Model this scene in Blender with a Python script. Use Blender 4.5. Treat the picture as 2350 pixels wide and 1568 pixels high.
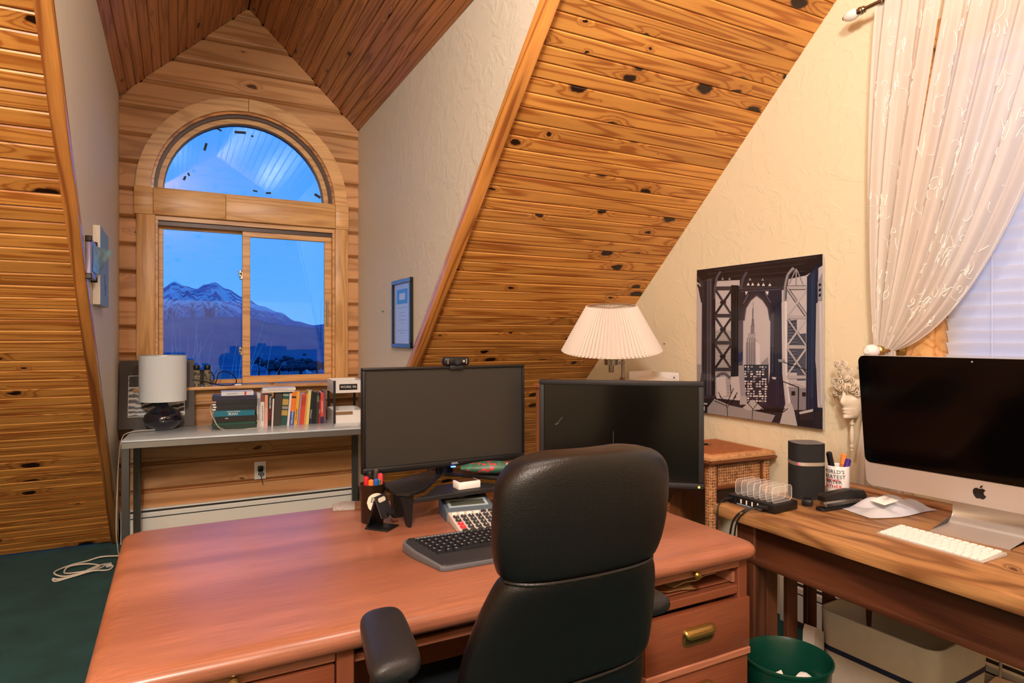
import bpy, bmesh, math, random
from mathutils import Vector, Matrix
from math import sin, cos, pi, sqrt, radians as R
random.seed(7)
S = bpy.context.scene
COL = S.collection
for o in list(bpy.data.objects): bpy.data.objects.remove(o)

# ------------------------------------------------------------ camera, sky, lights, exposure
cam = bpy.data.cameras.new('camera'); cam.sensor_width = 36; cam.lens = 22.33; cam.shift_y = -9.7/2350
cam.clip_start = .02; cam.clip_end = 9000
co = bpy.data.objects.new('camera', cam); COL.objects.link(co)
co.location = (0, 0, 1.34); co.rotation_euler = (R(90), 0, -R(27.815)); S.camera = co

W = bpy.data.worlds.new('dusk'); S.world = W; W.use_nodes = True
wn, wl = W.node_tree.nodes, W.node_tree.links
bg = wn['Background']
tcw = wn.new('ShaderNodeTexCoord'); sp = wn.new('ShaderNodeSeparateXYZ'); wr = wn.new('ShaderNodeValToRGB')
wl.new(tcw.outputs['Generated'], sp.inputs[0]); wl.new(sp.outputs['Z'], wr.inputs[0]); wl.new(wr.outputs[0], bg.inputs[0])
e = wr.color_ramp.elements
e[0].position = 0.0; e[0].color = (.13, .42, .95, 1)
e[1].position = .45; e[1].color = (.03, .26, .85, 1)
m_ = e.new(.10); m_.color = (.075, .38, .95, 1)
bg.inputs[1].default_value = 1.0

def lamp(name, kind, loc, energy, color, size=.1, rot=None, size_y=None):
    l = bpy.data.lights.new(name, kind); l.energy = energy; l.color = color
    if kind == 'AREA':
        l.size = size
        if size_y: l.shape = 'RECTANGLE'; l.size_y = size_y
    else: l.shadow_soft_size = size
    o = bpy.data.objects.new(name, l); COL.objects.link(o); o.location = loc
    if rot: o.rotation_euler = rot
    return o
WARM = (1.0, .965, .905)
lamp('room_ceiling_lamp', 'POINT', (-.56, -1.0, 3.2), 320, WARM, .22)
lamp('ridge_lamp', 'POINT', (.60, 1.0, 2.98), 52, WARM, .13)
lamp('back_fill_light', 'POINT', (-2.0, -1.6, 2.6), 55, WARM, .35)  # unseen fill light, added to even out the room

V = S.view_settings
V.view_transform = 'Standard'; V.look = 'None'; V.gamma = 1.0; V.use_curve_mapping = False; V.exposure = 0.38
S.cycles.max_bounces = 10; S.cycles.transparent_max_bounces = 16

# ------------------------------------------------------------ helpers
def lin(c): return c/12.92 if c <= .04045 else ((c+.055)/1.055)**2.4
def H(h, a=1): h = h.lstrip('#'); return tuple(lin(int(h[i:i+2], 16)/255) for i in (0, 2, 4)) + (a,)
def tag(o, label=None, cat=None, group=None, kind=None):
    if label: o['label'] = label
    if cat: o['category'] = cat
    if group: o['group'] = group
    if kind: o['kind'] = kind
    return o
def empty(name, loc=(0, 0, 0), rz=0, label=None, cat=None, group=None, kind=None):
    o = bpy.data.objects.new(name, None); COL.objects.link(o); o.location = loc; o.rotation_euler = (0, 0, rz)
    o.empty_display_size = .05
    return tag(o, label, cat, group, kind)
def copy_tree(o, parent=None):
    c = o.copy(); COL.objects.link(c)
    if parent: c.parent = parent
    for ch in o.children: copy_tree(ch, c)
    return c
def rotm(rx=0, ry=0, rz=0): return Matrix.Rotation(rz, 3, 'Z') @ Matrix.Rotation(ry, 3, 'Y') @ Matrix.Rotation(rx, 3, 'X')

class B:
    """collects shapes into one bmesh"""
    def __init__(s): s.bm = bmesh.new(); s.mi = 0
    def _f(s, vs):
        try:
            f = s.bm.faces.new(vs); f.material_index = s.mi; return f
        except ValueError: return None
    def box(s, x0, x1, y0, y1, z0, z1, b=0, seg=1, m=None, off=(0, 0, 0)):
        P = [Vector((x, y, z)) for z in (z0, z1) for y in (y0, y1) for x in (x0, x1)]
        if m is not None: P = [m @ p for p in P]
        v = [s.bm.verts.new(p + Vector(off)) for p in P]
        fs = [s._f([v[i] for i in q]) for q in ((0, 2, 3, 1), (4, 5, 7, 6), (0, 1, 5, 4), (2, 6, 7, 3), (0, 4, 6, 2), (1, 3, 7, 5))]
        if b:
            ed = list({e for f in fs for e in f.edges})
            r = bmesh.ops.bevel(s.bm, geom=ed, offset=b, segments=seg, profile=.5, affect='EDGES', clamp_overlap=True)
            for f in r['faces']: f.material_index = s.mi
        return s
    def cyl(s, p0, p1, r0, r1=None, n=16, cap=True):
        p0, p1 = Vector(p0), Vector(p1); r1 = r0 if r1 is None else r1
        d = (p1-p0).normalized(); a = d.orthogonal().normalized(); c = d.cross(a)
        A = [s.bm.verts.new(p0 + (a*cos(2*pi*i/n) + c*sin(2*pi*i/n))*r0) for i in range(n)]
        Bv = [s.bm.verts.new(p1 + (a*cos(2*pi*i/n) + c*sin(2*pi*i/n))*r1) for i in range(n)]
        for i in range(n): s._f((A[i], A[(i+1) % n], Bv[(i+1) % n], Bv[i]))
        if cap: s._f(A[::-1]); s._f(Bv)
        return s
    def tube(s, pts, r, n=8, closed=False, taper=None):
        pts = [Vector(p) for p in pts]; N = len(pts); rings = []; up = None
        for i, p in enumerate(pts):
            t = ((pts[(i+1) % N] - pts[i-1]) if closed else (pts[min(i+1, N-1)] - pts[max(i-1, 0)])).normalized()
            if up is None: up = t.orthogonal().normalized()
            up = (up - t*up.dot(t)); up = up.normalized() if up.length > 1e-6 else t.orthogonal().normalized()
            w = t.cross(up); rr = r*(taper(i/(N-1)) if taper else 1)
            rings.append([s.bm.verts.new(p + (up*cos(2*pi*k/n) + w*sin(2*pi*k/n))*rr) for k in range(n)])
        for i in range(N if closed else N-1):
            A, C = rings[i], rings[(i+1) % N]
            for k in range(n): s._f((A[k], A[(k+1) % n], C[(k+1) % n], C[k]))
        if not closed: s._f(rings[0][::-1]); s._f(rings[-1])
        return s
    def lathe(s, prof, n=24, c=(0, 0, 0), m=None, sx=1, sy=1):
        rings = []
        for r, z in prof:
            if r < 1e-6:
                p = Vector((0, 0, z)); p = m @ p if m is not None else p
                rings.append([s.bm.verts.new(p + Vector(c))])
            else:
                L = []
                for k in range(n):
                    p = Vector((r*cos(2*pi*k/n)*sx, r*sin(2*pi*k/n)*sy, z)); p = m @ p if m is not None else p
                    L.append(s.bm.verts.new(p + Vector(c)))
                rings.append(L)
        for A, C in zip(rings, rings[1:]):
            for k in range(n):
                if len(A) == 1 and len(C) == 1: break
                if len(A) == 1: s._f((A[0], C[k], C[(k+1) % n]))
                elif len(C) == 1: s._f((A[k], A[(k+1) % n], C[0]))
                else: s._f((A[k], A[(k+1) % n], C[(k+1) % n], C[k]))
        return s
    def prism(s, poly, h0, h1, f=lambda a, b, h: (a, b, h), b=0, seg=1):
        A = [s.bm.verts.new(f(p[0], p[1], h0)) for p in poly]; C = [s.bm.verts.new(f(p[0], p[1], h1)) for p in poly]
        n = len(poly); fs = [s._f(A[::-1]), s._f(C)]
        for i in range(n): fs.append(s._f((A[i], A[(i+1) % n], C[(i+1) % n], C[i])))
        if b:
            ed = list({e for f_ in fs[:2] if f_ for e in f_.edges})
            bmesh.ops.bevel(s.bm, geom=ed, offset=b, segments=seg, profile=.5, affect='EDGES')
        return s
    def grid(s, fn, nu, nv, cu=False, cv=False):
        v = [[s.bm.verts.new(fn(i/(nu if cu else nu-1), j/(nv if cv else nv-1))) for j in range(nv)] for i in range(nu)]
        for i in range(nu if cu else nu-1):
            for j in range(nv if cv else nv-1):
                s._f((v[i][j], v[(i+1) % nu][j], v[(i+1) % nu][(j+1) % nv], v[i][(j+1) % nv]))
        return s
    def quad(s, *P): s._f([s.bm.verts.new(p) for p in P]); return s
    def mesh(s, name, mats, smooth=35, fix=True):
        if fix: bmesh.ops.recalc_face_normals(s.bm, faces=s.bm.faces)
        me = bpy.data.meshes.new(name); s.bm.to_mesh(me); s.bm.free()
        for m in (mats if isinstance(mats, (list, tuple)) else [mats]): me.materials.append(m)
        if smooth:
            me.shade_smooth(); me.set_sharp_from_angle(angle=R(smooth))
        return me
    def build(s, name, mats, parent=None, loc=(0, 0, 0), rot=(0, 0, 0), smooth=35, label=None, kind=None, fix=True):
        return link(name, s.mesh(name, mats, smooth, fix), parent, loc, rot, label, kind)
def link(name, me, parent=None, loc=(0, 0, 0), rot=(0, 0, 0), label=None, kind=None):
    o = bpy.data.objects.new(name, me); COL.objects.link(o); o.location = loc; o.rotation_euler = rot
    if parent: o.parent = parent
    if label: o['label'] = label
    if kind: o['kind'] = kind
    return o
def text(name, body, size, mat, parent, loc, rot, ex=.0004, sx=1, align='CENTER', warp=None, shear=0):
    cu = bpy.data.curves.new('t', 'FONT'); cu.body = body; cu.size = size; cu.align_x = align; cu.align_y = 'CENTER'
    cu.extrude = ex; cu.resolution_u = 2; cu.shear = shear
    t = bpy.data.objects.new('t', cu); COL.objects.link(t); bpy.context.view_layer.update()
    me = bpy.data.meshes.new_from_object(t.evaluated_get(bpy.context.evaluated_depsgraph_get()))
    bpy.data.objects.remove(t); bpy.data.curves.remove(cu)
    me.materials.clear(); me.materials.append(mat)
    for v in me.vertices:
        v.co.x *= sx
        if warp: v.co = warp(v.co)
    return link(name, me, parent, loc, rot)
def smoothpath(P, k=8):
    P = [Vector(p) for p in P]; out = []
    for i in range(len(P)-1):
        p0, p1, p2, p3 = P[max(i-1, 0)], P[i], P[i+1], P[min(i+2, len(P)-1)]
        for j in range(k):
            t = j/k
            out.append(.5*((2*p1) + (p2-p0)*t + (2*p0-5*p1+4*p2-p3)*t*t + (3*p1-p0-3*p2+p3)*t**3))
    return out + [P[-1]]
def rrect(x0, x1, y0, y1, r, n=6):
    L = []
    for cx, cy, a in ((x1-r, y1-r, 0), (x0+r, y1-r, 90), (x0+r, y0+r, 180), (x1-r, y0+r, 270)):
        for i in range(n+1): t = R(a + 90*i/n); L.append((cx + r*cos(t), cy + r*sin(t)))
    return L

# ------------------------------------------------------------ materials
MATS = {}
def nodes(name):
    m = bpy.data.materials.new(name); m.use_nodes = True; MATS[name] = m
    return m, m.node_tree.nodes, m.node_tree.links, m.node_tree.nodes['Principled BSDF']
def plain(name, col, rough=.5, metal=0, spec=.5, coat=0, trans=0, ior=1.45, emit=None, es=0, bump=0, bscale=200, alpha=1, sheen=0, var=0, vscale=8):
    m, n, l, p = nodes(name); c = H(col) if isinstance(col, str) else col
    p.inputs['Base Color'].default_value = c; p.inputs['Roughness'].default_value = rough; p.inputs['Metallic'].default_value = metal
    p.inputs['Specular IOR Level'].default_value = spec; p.inputs['Coat Weight'].default_value = coat; p.inputs['Coat Roughness'].default_value = .15
    p.inputs['Transmission Weight'].default_value = trans; p.inputs['IOR'].default_value = ior; p.inputs['Alpha'].default_value = alpha
    p.inputs['Sheen Weight'].default_value = sheen
    if emit: p.inputs['Emission Color'].default_value = H(emit); p.inputs['Emission Strength'].default_value = es
    tc = n.new('ShaderNodeTexCoord')
    if bump:
        x = n.new('ShaderNodeTexNoise'); x.inputs['Scale'].default_value = bscale; x.inputs['Detail'].default_value = 3; l.new(tc.outputs['Object'], x.inputs['Vector'])
        b = n.new('ShaderNodeBump'); b.inputs['Strength'].default_value = bump; b.inputs['Distance'].default_value = .002
        l.new(x.outputs[0], b.inputs['Height']); l.new(b.outputs[0], p.inputs['Normal'])
    if var:
        x = n.new('ShaderNodeTexNoise'); x.inputs['Scale'].default_value = vscale; x.inputs['Detail'].default_value = 5; l.new(tc.outputs['Object'], x.inputs['Vector'])
        g = n.new('ShaderNodeMix'); g.data_type = 'RGBA'; g.inputs['A'].default_value = tuple(v*(1-var) for v in c[:3])+(1,); g.inputs['B'].default_value = tuple(min(1, v*(1+var)) for v in c[:3])+(1,)
        l.new(x.outputs[0], g.inputs['Factor']); l.new(g.outputs['Result'], p.inputs['Base Color'])
    return m
def wood(name, light, dark, knot=None, rough=.33, ny=9, stretch=.07, K=9, edge=.62, kdens=(1.7, 5.2), ksize=.085, var=.14, spec=.45, fine=.12, tone=.2, coat=0, kcut=.35, mid=.35, bump=.10):
    """flat-sawn figure: contour lines of a stretched noise; grain runs along local X"""
    m, n, l, p = nodes(name)
    def N(t, op=None, **k):
        x = n.new(t)
        if op: x.operation = op
        for a, b in k.items(): x.inputs[a].default_value = b
        return x
    def math(op, a, b=None):
        x = N('ShaderNodeMath', op); 
        for i, v in enumerate((a, b)):
            if v is None: continue
            if isinstance(v, (int, float)): x.inputs[i].default_value = v
            else: l.new(v, x.inputs[i])
        return x.outputs[0]
    def mapr(v, a, b, c, d):
        x = N('ShaderNodeMapRange'); l.new(v, x.inputs[0])
        for i, q in enumerate((a, b, c, d)): x.inputs[i+1].default_value = q
        return x.outputs[0]
    def noise(scale, sc, detail=2, rough_=.5):
        mp = N('ShaderNodeMapping'); mp.inputs['Scale'].default_value = sc; l.new(ad.outputs[0], mp.inputs[0])
        z = N('ShaderNodeTexNoise', Scale=scale, Detail=detail, Roughness=rough_); l.new(mp.outputs[0], z.inputs['Vector']); return z.outputs[0]
    tc = N('ShaderNodeTexCoord'); oi = N('ShaderNodeObjectInfo')
    sc = N('ShaderNodeVectorMath', 'SCALE'); sc.inputs[0].default_value = (17.3, 31.7, 9.1); l.new(oi.outputs['Random'], sc.inputs['Scale'])
    ad = N('ShaderNodeVectorMath', 'ADD'); l.new(tc.outputs['Object'], ad.inputs[0]); l.new(sc.outputs[0], ad.inputs[1])
    ph = math('MULTIPLY', noise(ny, (stretch, 1, 1), 1.5, .35), K*6.2832)
    kf = hf = None
    if knot:
        mk = N('ShaderNodeMapping'); mk.inputs['Scale'].default_value = (kdens[0], kdens[1], 0); l.new(ad.outputs[0], mk.inputs[0])
        nz = N('ShaderNodeTexNoise', Scale=7.0); l.new(mk.outputs[0], nz.inputs['Vector'])
        nv = N('ShaderNodeVectorMath', 'SCALE'); nv.inputs['Scale'].default_value = .12; l.new(nz.outputs['Color'], nv.inputs[0])
        na = N('ShaderNodeVectorMath', 'ADD'); l.new(mk.outputs[0], na.inputs[0]); l.new(nv.outputs[0], na.inputs[1])
        vo = N('ShaderNodeTexVoronoi'); vo.voronoi_dimensions = '2D'; vo.inputs['Scale'].default_value = 1; l.new(na.outputs[0], vo.inputs['Vector'])
        sp_ = N('ShaderNodeSeparateColor'); l.new(vo.outputs['Color'], sp_.inputs[0])
        dv = math('DIVIDE', vo.outputs['Distance'], math('MAXIMUM', mapr(sp_.outputs[0], kcut, 1, 0, 1.0), .02))
        kf = mapr(dv, ksize, ksize*.7, 0, 1); hf = mapr(dv, ksize*3.5, ksize*.7, 0, 1)
        ph = math('ADD', ph, math('MULTIPLY', math('MULTIPLY', hf, hf), 14))
    ring = mapr(math('SINE', ph), -1, 1, 0, 1)
    rp = N('ShaderNodeValToRGB'); l.new(ring, rp.inputs[0]); cr_ = rp.color_ramp; L_, D_ = H(light), H(dark)
    cr_.elements[0].position = .0; cr_.elements[0].color = L_; cr_.elements[1].position = 1.0; cr_.elements[1].color = D_
    q = cr_.elements.new(edge); q.color = tuple(a+(b-a)*mid for a, b in zip(L_, D_))
    v1 = mapr(noise(6.0, (.25, 1, 1), 3), .3, .7, 1-tone, 1+tone); v2 = mapr(noise(300.0, (.03, 1, 1), 2), .3, .7, 1-fine, 1+fine); v3 = mapr(oi.outputs['Random'], 0, 1, 1-var, 1+var)
    hs = N('ShaderNodeHueSaturation'); l.new(rp.outputs[0], hs.inputs['Color']); l.new(math('MULTIPLY', math('MULTIPLY', v1, v2), v3), hs.inputs['Value'])
    out = hs.outputs[0]
    if knot:
        x0 = N('ShaderNodeMix'); x0.data_type = 'RGBA'; l.new(math('MULTIPLY', hf, .35), x0.inputs['Factor']); l.new(out, x0.inputs['A']); x0.inputs['B'].default_value = D_
        x1 = N('ShaderNodeMix'); x1.data_type = 'RGBA'; l.new(kf, x1.inputs['Factor']); l.new(x0.outputs['Result'], x1.inputs['A']); x1.inputs['B'].default_value = H(knot)
        out = x1.outputs['Result']
    l.new(out, p.inputs['Base Color'])
    p.inputs['Roughness'].default_value = rough; p.inputs['Specular IOR Level'].default_value = spec; p.inputs['Coat Weight'].default_value = coat; p.inputs['Coat Roughness'].default_value = .12
    if bump:
        bp = N('ShaderNodeBump', Strength=bump, Distance=.0006); l.new(ring, bp.inputs['Height']); l.new(bp.outputs[0], p.inputs['Normal'])
    return m
def weave(name, c0, c1, scale=90, rough=.6, bump=.6):
    m, n, l, p = nodes(name)
    tc = n.new('ShaderNodeTexCoord'); ck = n.new('ShaderNodeTexVoronoi'); ck.inputs['Scale'].default_value = scale; ck.inputs['Randomness'].default_value = .25
    l.new(tc.outputs['Object'], ck.inputs['Vector'])
    nz = n.new('ShaderNodeTexNoise'); nz.inputs['Scale'].default_value = 30; l.new(tc.outputs['Object'], nz.inputs['Vector'])
    ad = n.new('ShaderNodeMath'); ad.operation = 'MULTIPLY_ADD'; ad.inputs[1].default_value = .5; l.new(nz.outputs[0], ad.inputs[0]); l.new(ck.outputs['Distance'], ad.inputs[2])
    r = n.new('ShaderNodeValToRGB'); l.new(ad.outputs[0], r.inputs[0]); r.color_ramp.elements[0].position = .35; r.color_ramp.elements[0].color = H(c0); r.color_ramp.elements[1].position = .85; r.color_ramp.elements[1].color = H(c1)
    l.new(r.outputs[0], p.inputs['Base Color']); p.inputs['Roughness'].default_value = rough
    b = n.new('ShaderNodeBump'); b.inputs['Strength'].default_value = bump; b.inputs['Distance'].default_value = .003; b.invert = True
    l.new(ck.outputs['Distance'], b.inputs['Height']); l.new(b.outputs[0], p.inputs['Normal'])
    return m
def plaster(name, col):
    m, n, l, p = nodes(name); p.inputs['Base Color'].default_value = H(col); p.inputs['Roughness'].default_value = .62; p.inputs['Specular IOR Level'].default_value = .35
    tc = n.new('ShaderNodeTexCoord')
    a = n.new('ShaderNodeTexNoise'); a.inputs['Scale'].default_value = 9; a.inputs['Detail'].default_value = 6; a.inputs['Distortion'].default_value = 1.6; l.new(tc.outputs['Object'], a.inputs['Vector'])
    r = n.new('ShaderNodeValToRGB'); r.color_ramp.elements[0].position = .52; r.color_ramp.elements[1].position = .60; l.new(a.outputs[0], r.inputs[0])
    b = n.new('ShaderNodeBump'); b.inputs['Strength'].default_value = .26; b.inputs['Distance'].default_value = .004; l.new(r.outputs[0], b.inputs['Height']); l.new(b.outputs[0], p.inputs['Normal'])
    return m
def glassmat(name, tint='#ffffff', refl=1.0):
    m, n, l, p = nodes(name); n.remove(p)
    o = [x for x in n if x.type == 'OUTPUT_MATERIAL'][0]
    t = n.new('ShaderNodeBsdfTransparent'); t.inputs[0].default_value = H(tint); g = n.new('ShaderNodeBsdfGlossy'); g.inputs['Roughness'].default_value = .02
    f = n.new('ShaderNodeFresnel'); f.inputs[0].default_value = 1.5; mx = n.new('ShaderNodeMixShader')
    k = n.new('ShaderNodeMath'); k.operation = 'MULTIPLY'; k.inputs[1].default_value = refl; l.new(f.outputs[0], k.inputs[0])
    l.new(k.outputs[0], mx.inputs[0]); l.new(t.outputs[0], mx.inputs[1]); l.new(g.outputs[0], mx.inputs[2]); l.new(mx.outputs[0], o.inputs[0])
    return m
def cloth(name, col, trl=.4, tra=.0, bump=.2):
    m, n, l, p = nodes(name); p.inputs['Base Color'].default_value = H(col); p.inputs['Roughness'].default_value = .8
    o = [x for x in n if x.type == 'OUTPUT_MATERIAL'][0]
    t = n.new('ShaderNodeBsdfTranslucent'); t.inputs[0].default_value = H(col); mx = n.new('ShaderNodeMixShader'); mx.inputs[0].default_value = trl
    l.new(p.outputs[0], mx.inputs[1]); l.new(t.outputs[0], mx.inputs[2])
    last = mx
    if tra:
        tr = n.new('ShaderNodeBsdfTransparent'); m2 = n.new('ShaderNodeMixShader'); m2.inputs[0].default_value = tra
        l.new(mx.outputs[0], m2.inputs[1]); l.new(tr.outputs[0], m2.inputs[2]); last = m2
    l.new(last.outputs[0], o.inputs[0])
    return m

pine = wood('knotty_pine', '#d6964a', '#a9642a', '#260d06', ny=17, stretch=.04, K=7, edge=.66, mid=.18, kdens=(2.8, 5.2), ksize=.165, kcut=.25, fine=.07, tone=.12, var=.10)
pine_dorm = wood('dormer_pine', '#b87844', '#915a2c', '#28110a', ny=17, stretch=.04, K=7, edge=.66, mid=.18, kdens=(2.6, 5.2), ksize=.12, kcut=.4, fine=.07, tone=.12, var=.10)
siding = wood('fir_siding', '#cb9765', '#b07c4c', '#5a3518', ny=8, stretch=.06, K=5, edge=.75, mid=.12, kdens=(1.1, 2.6), ksize=.055, kcut=.45, rough=.4, tone=.08, fine=.08, var=.13)
oak = wood('oak_casing', '#d9a86e', '#c18d54', None, ny=9, stretch=.09, K=7, edge=.7, mid=.3, rough=.38, var=.05, fine=.14, tone=.1)
trimw = wood('pine_trim', '#cd8b46', '#97582a', None, ny=13, stretch=.06, K=6, edge=.7, mid=.3, rough=.25)
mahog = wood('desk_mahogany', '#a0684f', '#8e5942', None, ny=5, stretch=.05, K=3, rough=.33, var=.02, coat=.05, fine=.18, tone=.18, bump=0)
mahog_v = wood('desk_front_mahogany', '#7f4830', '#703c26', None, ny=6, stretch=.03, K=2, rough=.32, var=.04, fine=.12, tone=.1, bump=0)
rustic = wood('rustic_walnut', '#a87c4e', '#7a5230', '#5a3418', ny=9, stretch=.3, K=5, rough=.42, kdens=(2.5, 2.5), ksize=.04, kcut=.6, var=.02, fine=.2, tone=.34, mid=.5)
rustic_d = wood('rustic_dark', '#5e3520', '#3a1d10', None, ny=8, stretch=.12, K=4, rough=.45, var=.05, tone=.25, fine=.2)
cabw = wood('cabinet_teak', '#a86638', '#8f542c', None, ny=8, stretch=.06, K=5, rough=.4, var=.02)
cream = plaster('cream_wall', '#e2d5b6')
beige = plaster('cheek_wall', '#d9cfbd')
ext = plain('exterior', '#55504a', .9)
dark = plain('dark_gap', '#1a0d06', .9)

# ------------------------------------------------------------ the room
XL, XR, G, D, EAVE, RIDGE, XC = -.334, 1.23, 2.58, 4.86, 2.915, 3.673, .448
FOOT, K = 4.89, .92
LU = sqrt(1+K*K); UY, UZ = -1/LU, K/LU           # up-slope direction
XW, YB = -3.2, -3.1                               # far side wall, rear wall
YR = -.2; ZR = K*(FOOT-YR)                        # main ridge
def frame_matrix(o, x, y):
    x = Vector(x).normalized(); y = Vector(y).normalized(); z = x.cross(y)
    m = Matrix(((x.x, y.x, z.x, o[0]), (x.y, y.y, z.y, o[1]), (x.z, y.z, z.z, o[2]), (0, 0, 0, 1)))
    return m
def setm(o, m): o.matrix_world = m; return o
def st(o): o['kind'] = 'structure'; return o

carpet, cn, cl, cp = nodes('green_carpet')
ctc = cn.new('ShaderNodeTexCoord')
c1 = cn.new('ShaderNodeTexNoise'); c1.inputs['Scale'].default_value = 420; c1.inputs['Detail'].default_value = 3
c2 = cn.new('ShaderNodeTexNoise'); c2.inputs['Scale'].default_value = 6; c2.inputs['Detail'].default_value = 4
for c_ in (c1, c2): cl.new(ctc.outputs['Object'], c_.inputs['Vector'])
cm = cn.new('ShaderNodeMath'); cm.operation = 'MULTIPLY_ADD'; cm.inputs[1].default_value = .6; cl.new(c2.outputs[0], cm.inputs[0]); cl.new(c1.outputs[0], cm.inputs[2])
cr = cn.new('ShaderNodeValToRGB'); cl.new(cm.outputs[0], cr.inputs[0]); cr.color_ramp.elements[0].position = .45; cr.color_ramp.elements[0].color = H('#06282c'); cr.color_ramp.elements[1].position = 1.0; cr.color_ramp.elements[1].color = H('#1d5558')
cl.new(cr.outputs[0], cp.inputs['Base Color']); cp.inputs['Roughness'].default_value = .95; cp.inputs['Specular IOR Level'].default_value = .1; cp.inputs['Sheen Weight'].default_value = .05
cb = cn.new('ShaderNodeBump'); cb.inputs['Strength'].default_value = .7; cb.inputs['Distance'].default_value = .006; cl.new(c1.outputs[0], cb.inputs['Height']); cl.new(cb.outputs[0], cp.inputs['Normal'])

st(B().box(XW-.1, G+.1, YB-.1, FOOT+.15, -.12, 0).build('floor', carpet, smooth=0))

# --- sloping ceilings: backing sheets (with the dormer cut out) carry the planks
def sz(y): return K*(FOOT-y)
yv = FOOT-EAVE/K; yt = FOOT-RIDGE/K
def sheet(name, polys, mat, off=.028, th=.06):
    b = B()
    for P in polys:
        b.prism(P, 0, 1, lambda x, y, h: (x, y + (off+th*h)*UZ, sz(y) - (off+th*h)*UY))
    return st(b.build(name, mat, smooth=0))
slope_r = sheet('ceiling_slope_right', [[(XR+.03, FOOT), (XR+.03, yv), (G+.06, yv), (G+.06, FOOT)]], dark, .012)
slope_l = sheet('ceiling_slope_left', [[(XW-.06, FOOT), (XW-.06, yv), (XL-.03, yv), (XL-.03, FOOT)]], dark, .012)
sheet('ceiling_slope_upper', [[(XW-.06, yv), (XW-.06, YR-.02), (XC, YR-.02), (XC, yt-.03), (XL-.03, yv)], [(XC, yt-.03), (XC, YR-.02), (G+.06, YR-.02), (G+.06, yv), (XR+.03, yv)]], pine, 0)
b = B(); zb = ZR-K*(YR-YB)
b.prism([(YR, ZR), (YB-.1, zb-.092), (YB-.1, zb), (YR, ZR+.1)], XW-.06, G+.06, lambda y, z, x: (x, y, z))
st(b.build('ceiling_slope_rear', pine, smooth=0))

PW = .067
def plank_mesh(name, L, w=PW, th=.012, ch=.0050, mat=pine, gap=.0010):
    b = B(); w2 = w/2-gap
    prof = [(-w2, -th), (-w2, -ch*.95), (-w2+ch, 0), (w2-ch, 0), (w2, -ch*.95), (w2, -th)]
    n = len(prof)
    A = [b.bm.verts.new((0, y, z)) for y, z in prof]; C = [b.bm.verts.new((L, y, z)) for y, z in prof]
    for i in range(n): b._f((A[i], A[(i+1) % n], C[(i+1) % n], C[i]))
    b._f(A[::-1]); b._f(C)
    return b.mesh(name, mat, smooth=0)
nP = int((2.93/UZ)/PW)
for par, x0, x1 in ((slope_r, XR+.035, G), (slope_l, XL-.035-1.45, XL-.035)):
    me = plank_mesh('plank', x1-x0)
    for i in range(nP):
        s = (i+.5)*PW + .01
        o = link('plank', me, par); o.parent = None
        setm(o, frame_matrix((x0, FOOT+UY*s, UZ*s), (1, 0, 0), (0, UY, UZ))); mw = o.matrix_world.copy(); o.parent = par; o.matrix_world = mw
# left slope beyond the planks
sheet('ceiling_slope_far', [[(XW, FOOT), (XW, yv), (XL-1.49, yv), (XL-1.49, FOOT)]], pine, 0, .01)

# --- dormer ceiling: two pitched planes of planks running front to back
for side, xe in (('left', XL), ('right', XR)):
    sg = -1 if side == 'left' else 1
    ev = Vector((XC-xe, 0, RIDGE-EAVE)); Lw = ev.length; u = ev.normalized()
    nrm = Vector((0, -1, 0)).cross(u) if side == 'right' else u.cross(Vector((0, -1, 0)))   # towards the room
    xd = Vector((0, -1, 0)) if side == 'right' else Vector((0, 1, 0))
    b = B(); out = Vector((sg*(RIDGE-EAVE), 0, abs(XC-xe))).normalized()
    pts = [Vector((xe, D+.1, EAVE)), Vector((xe, yv-.05, EAVE)), Vector((XC, yt-.05, RIDGE))+u*.1, Vector((XC, D+.1, RIDGE))+u*.1]
    A = [b.bm.verts.new(p + out*.012) for p in pts]; C = [b.bm.verts.new(p + out*.08) for p in pts]
    b._f(A); b._f(C[::-1])
    for i in range(4): b._f((A[i], A[(i+1) % 4], C[(i+1) % 4], C[i]))
    root = st(b.build('ceiling_dormer_'+side, dark, smooth=0))
    cnt = 16; pw = Lw/cnt
    for i in range(cnt):
        s = (i+.5)*pw; zz = EAVE + u.z*s; yend = FOOT - zz/K; L = D-.002-yend
        me = plank_mesh('plank', L, pw, mat=pine_dorm)
        c = Vector((xe, 0, EAVE)) + u*s
        if side == 'right': mtx = frame_matrix((c.x, D-.002, c.z), (0, -1, 0), u)
        else: mtx = frame_matrix((c.x, yend, c.z), (0, 1, 0), u)
        if mtx.col[2].to_3d().z > 0:     # keep the face side towards the room
            mtx = frame_matrix((c.x, D-.002, c.z), (0, -1, 0), u) if side == 'left' else frame_matrix((c.x, yend, c.z), (0, 1, 0), u)
        o = link('plank', me); setm(o, mtx); mw = o.matrix_world.copy(); o.parent = root; o.matrix_world = mw

# --- cheek walls of the dormer
for nm, x0, x1 in (('wall_left', XL-.02, XL), ('wall_right', XR, XR+.02)):
    st(B().prism([(D+.1, 0), (D+.1, EAVE+.02), (yv-.02, EAVE+.02), (FOOT, 0.0)], x0, x1, lambda y, z, x: (x, y, z)).build(nm, beige, smooth=0))

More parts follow.
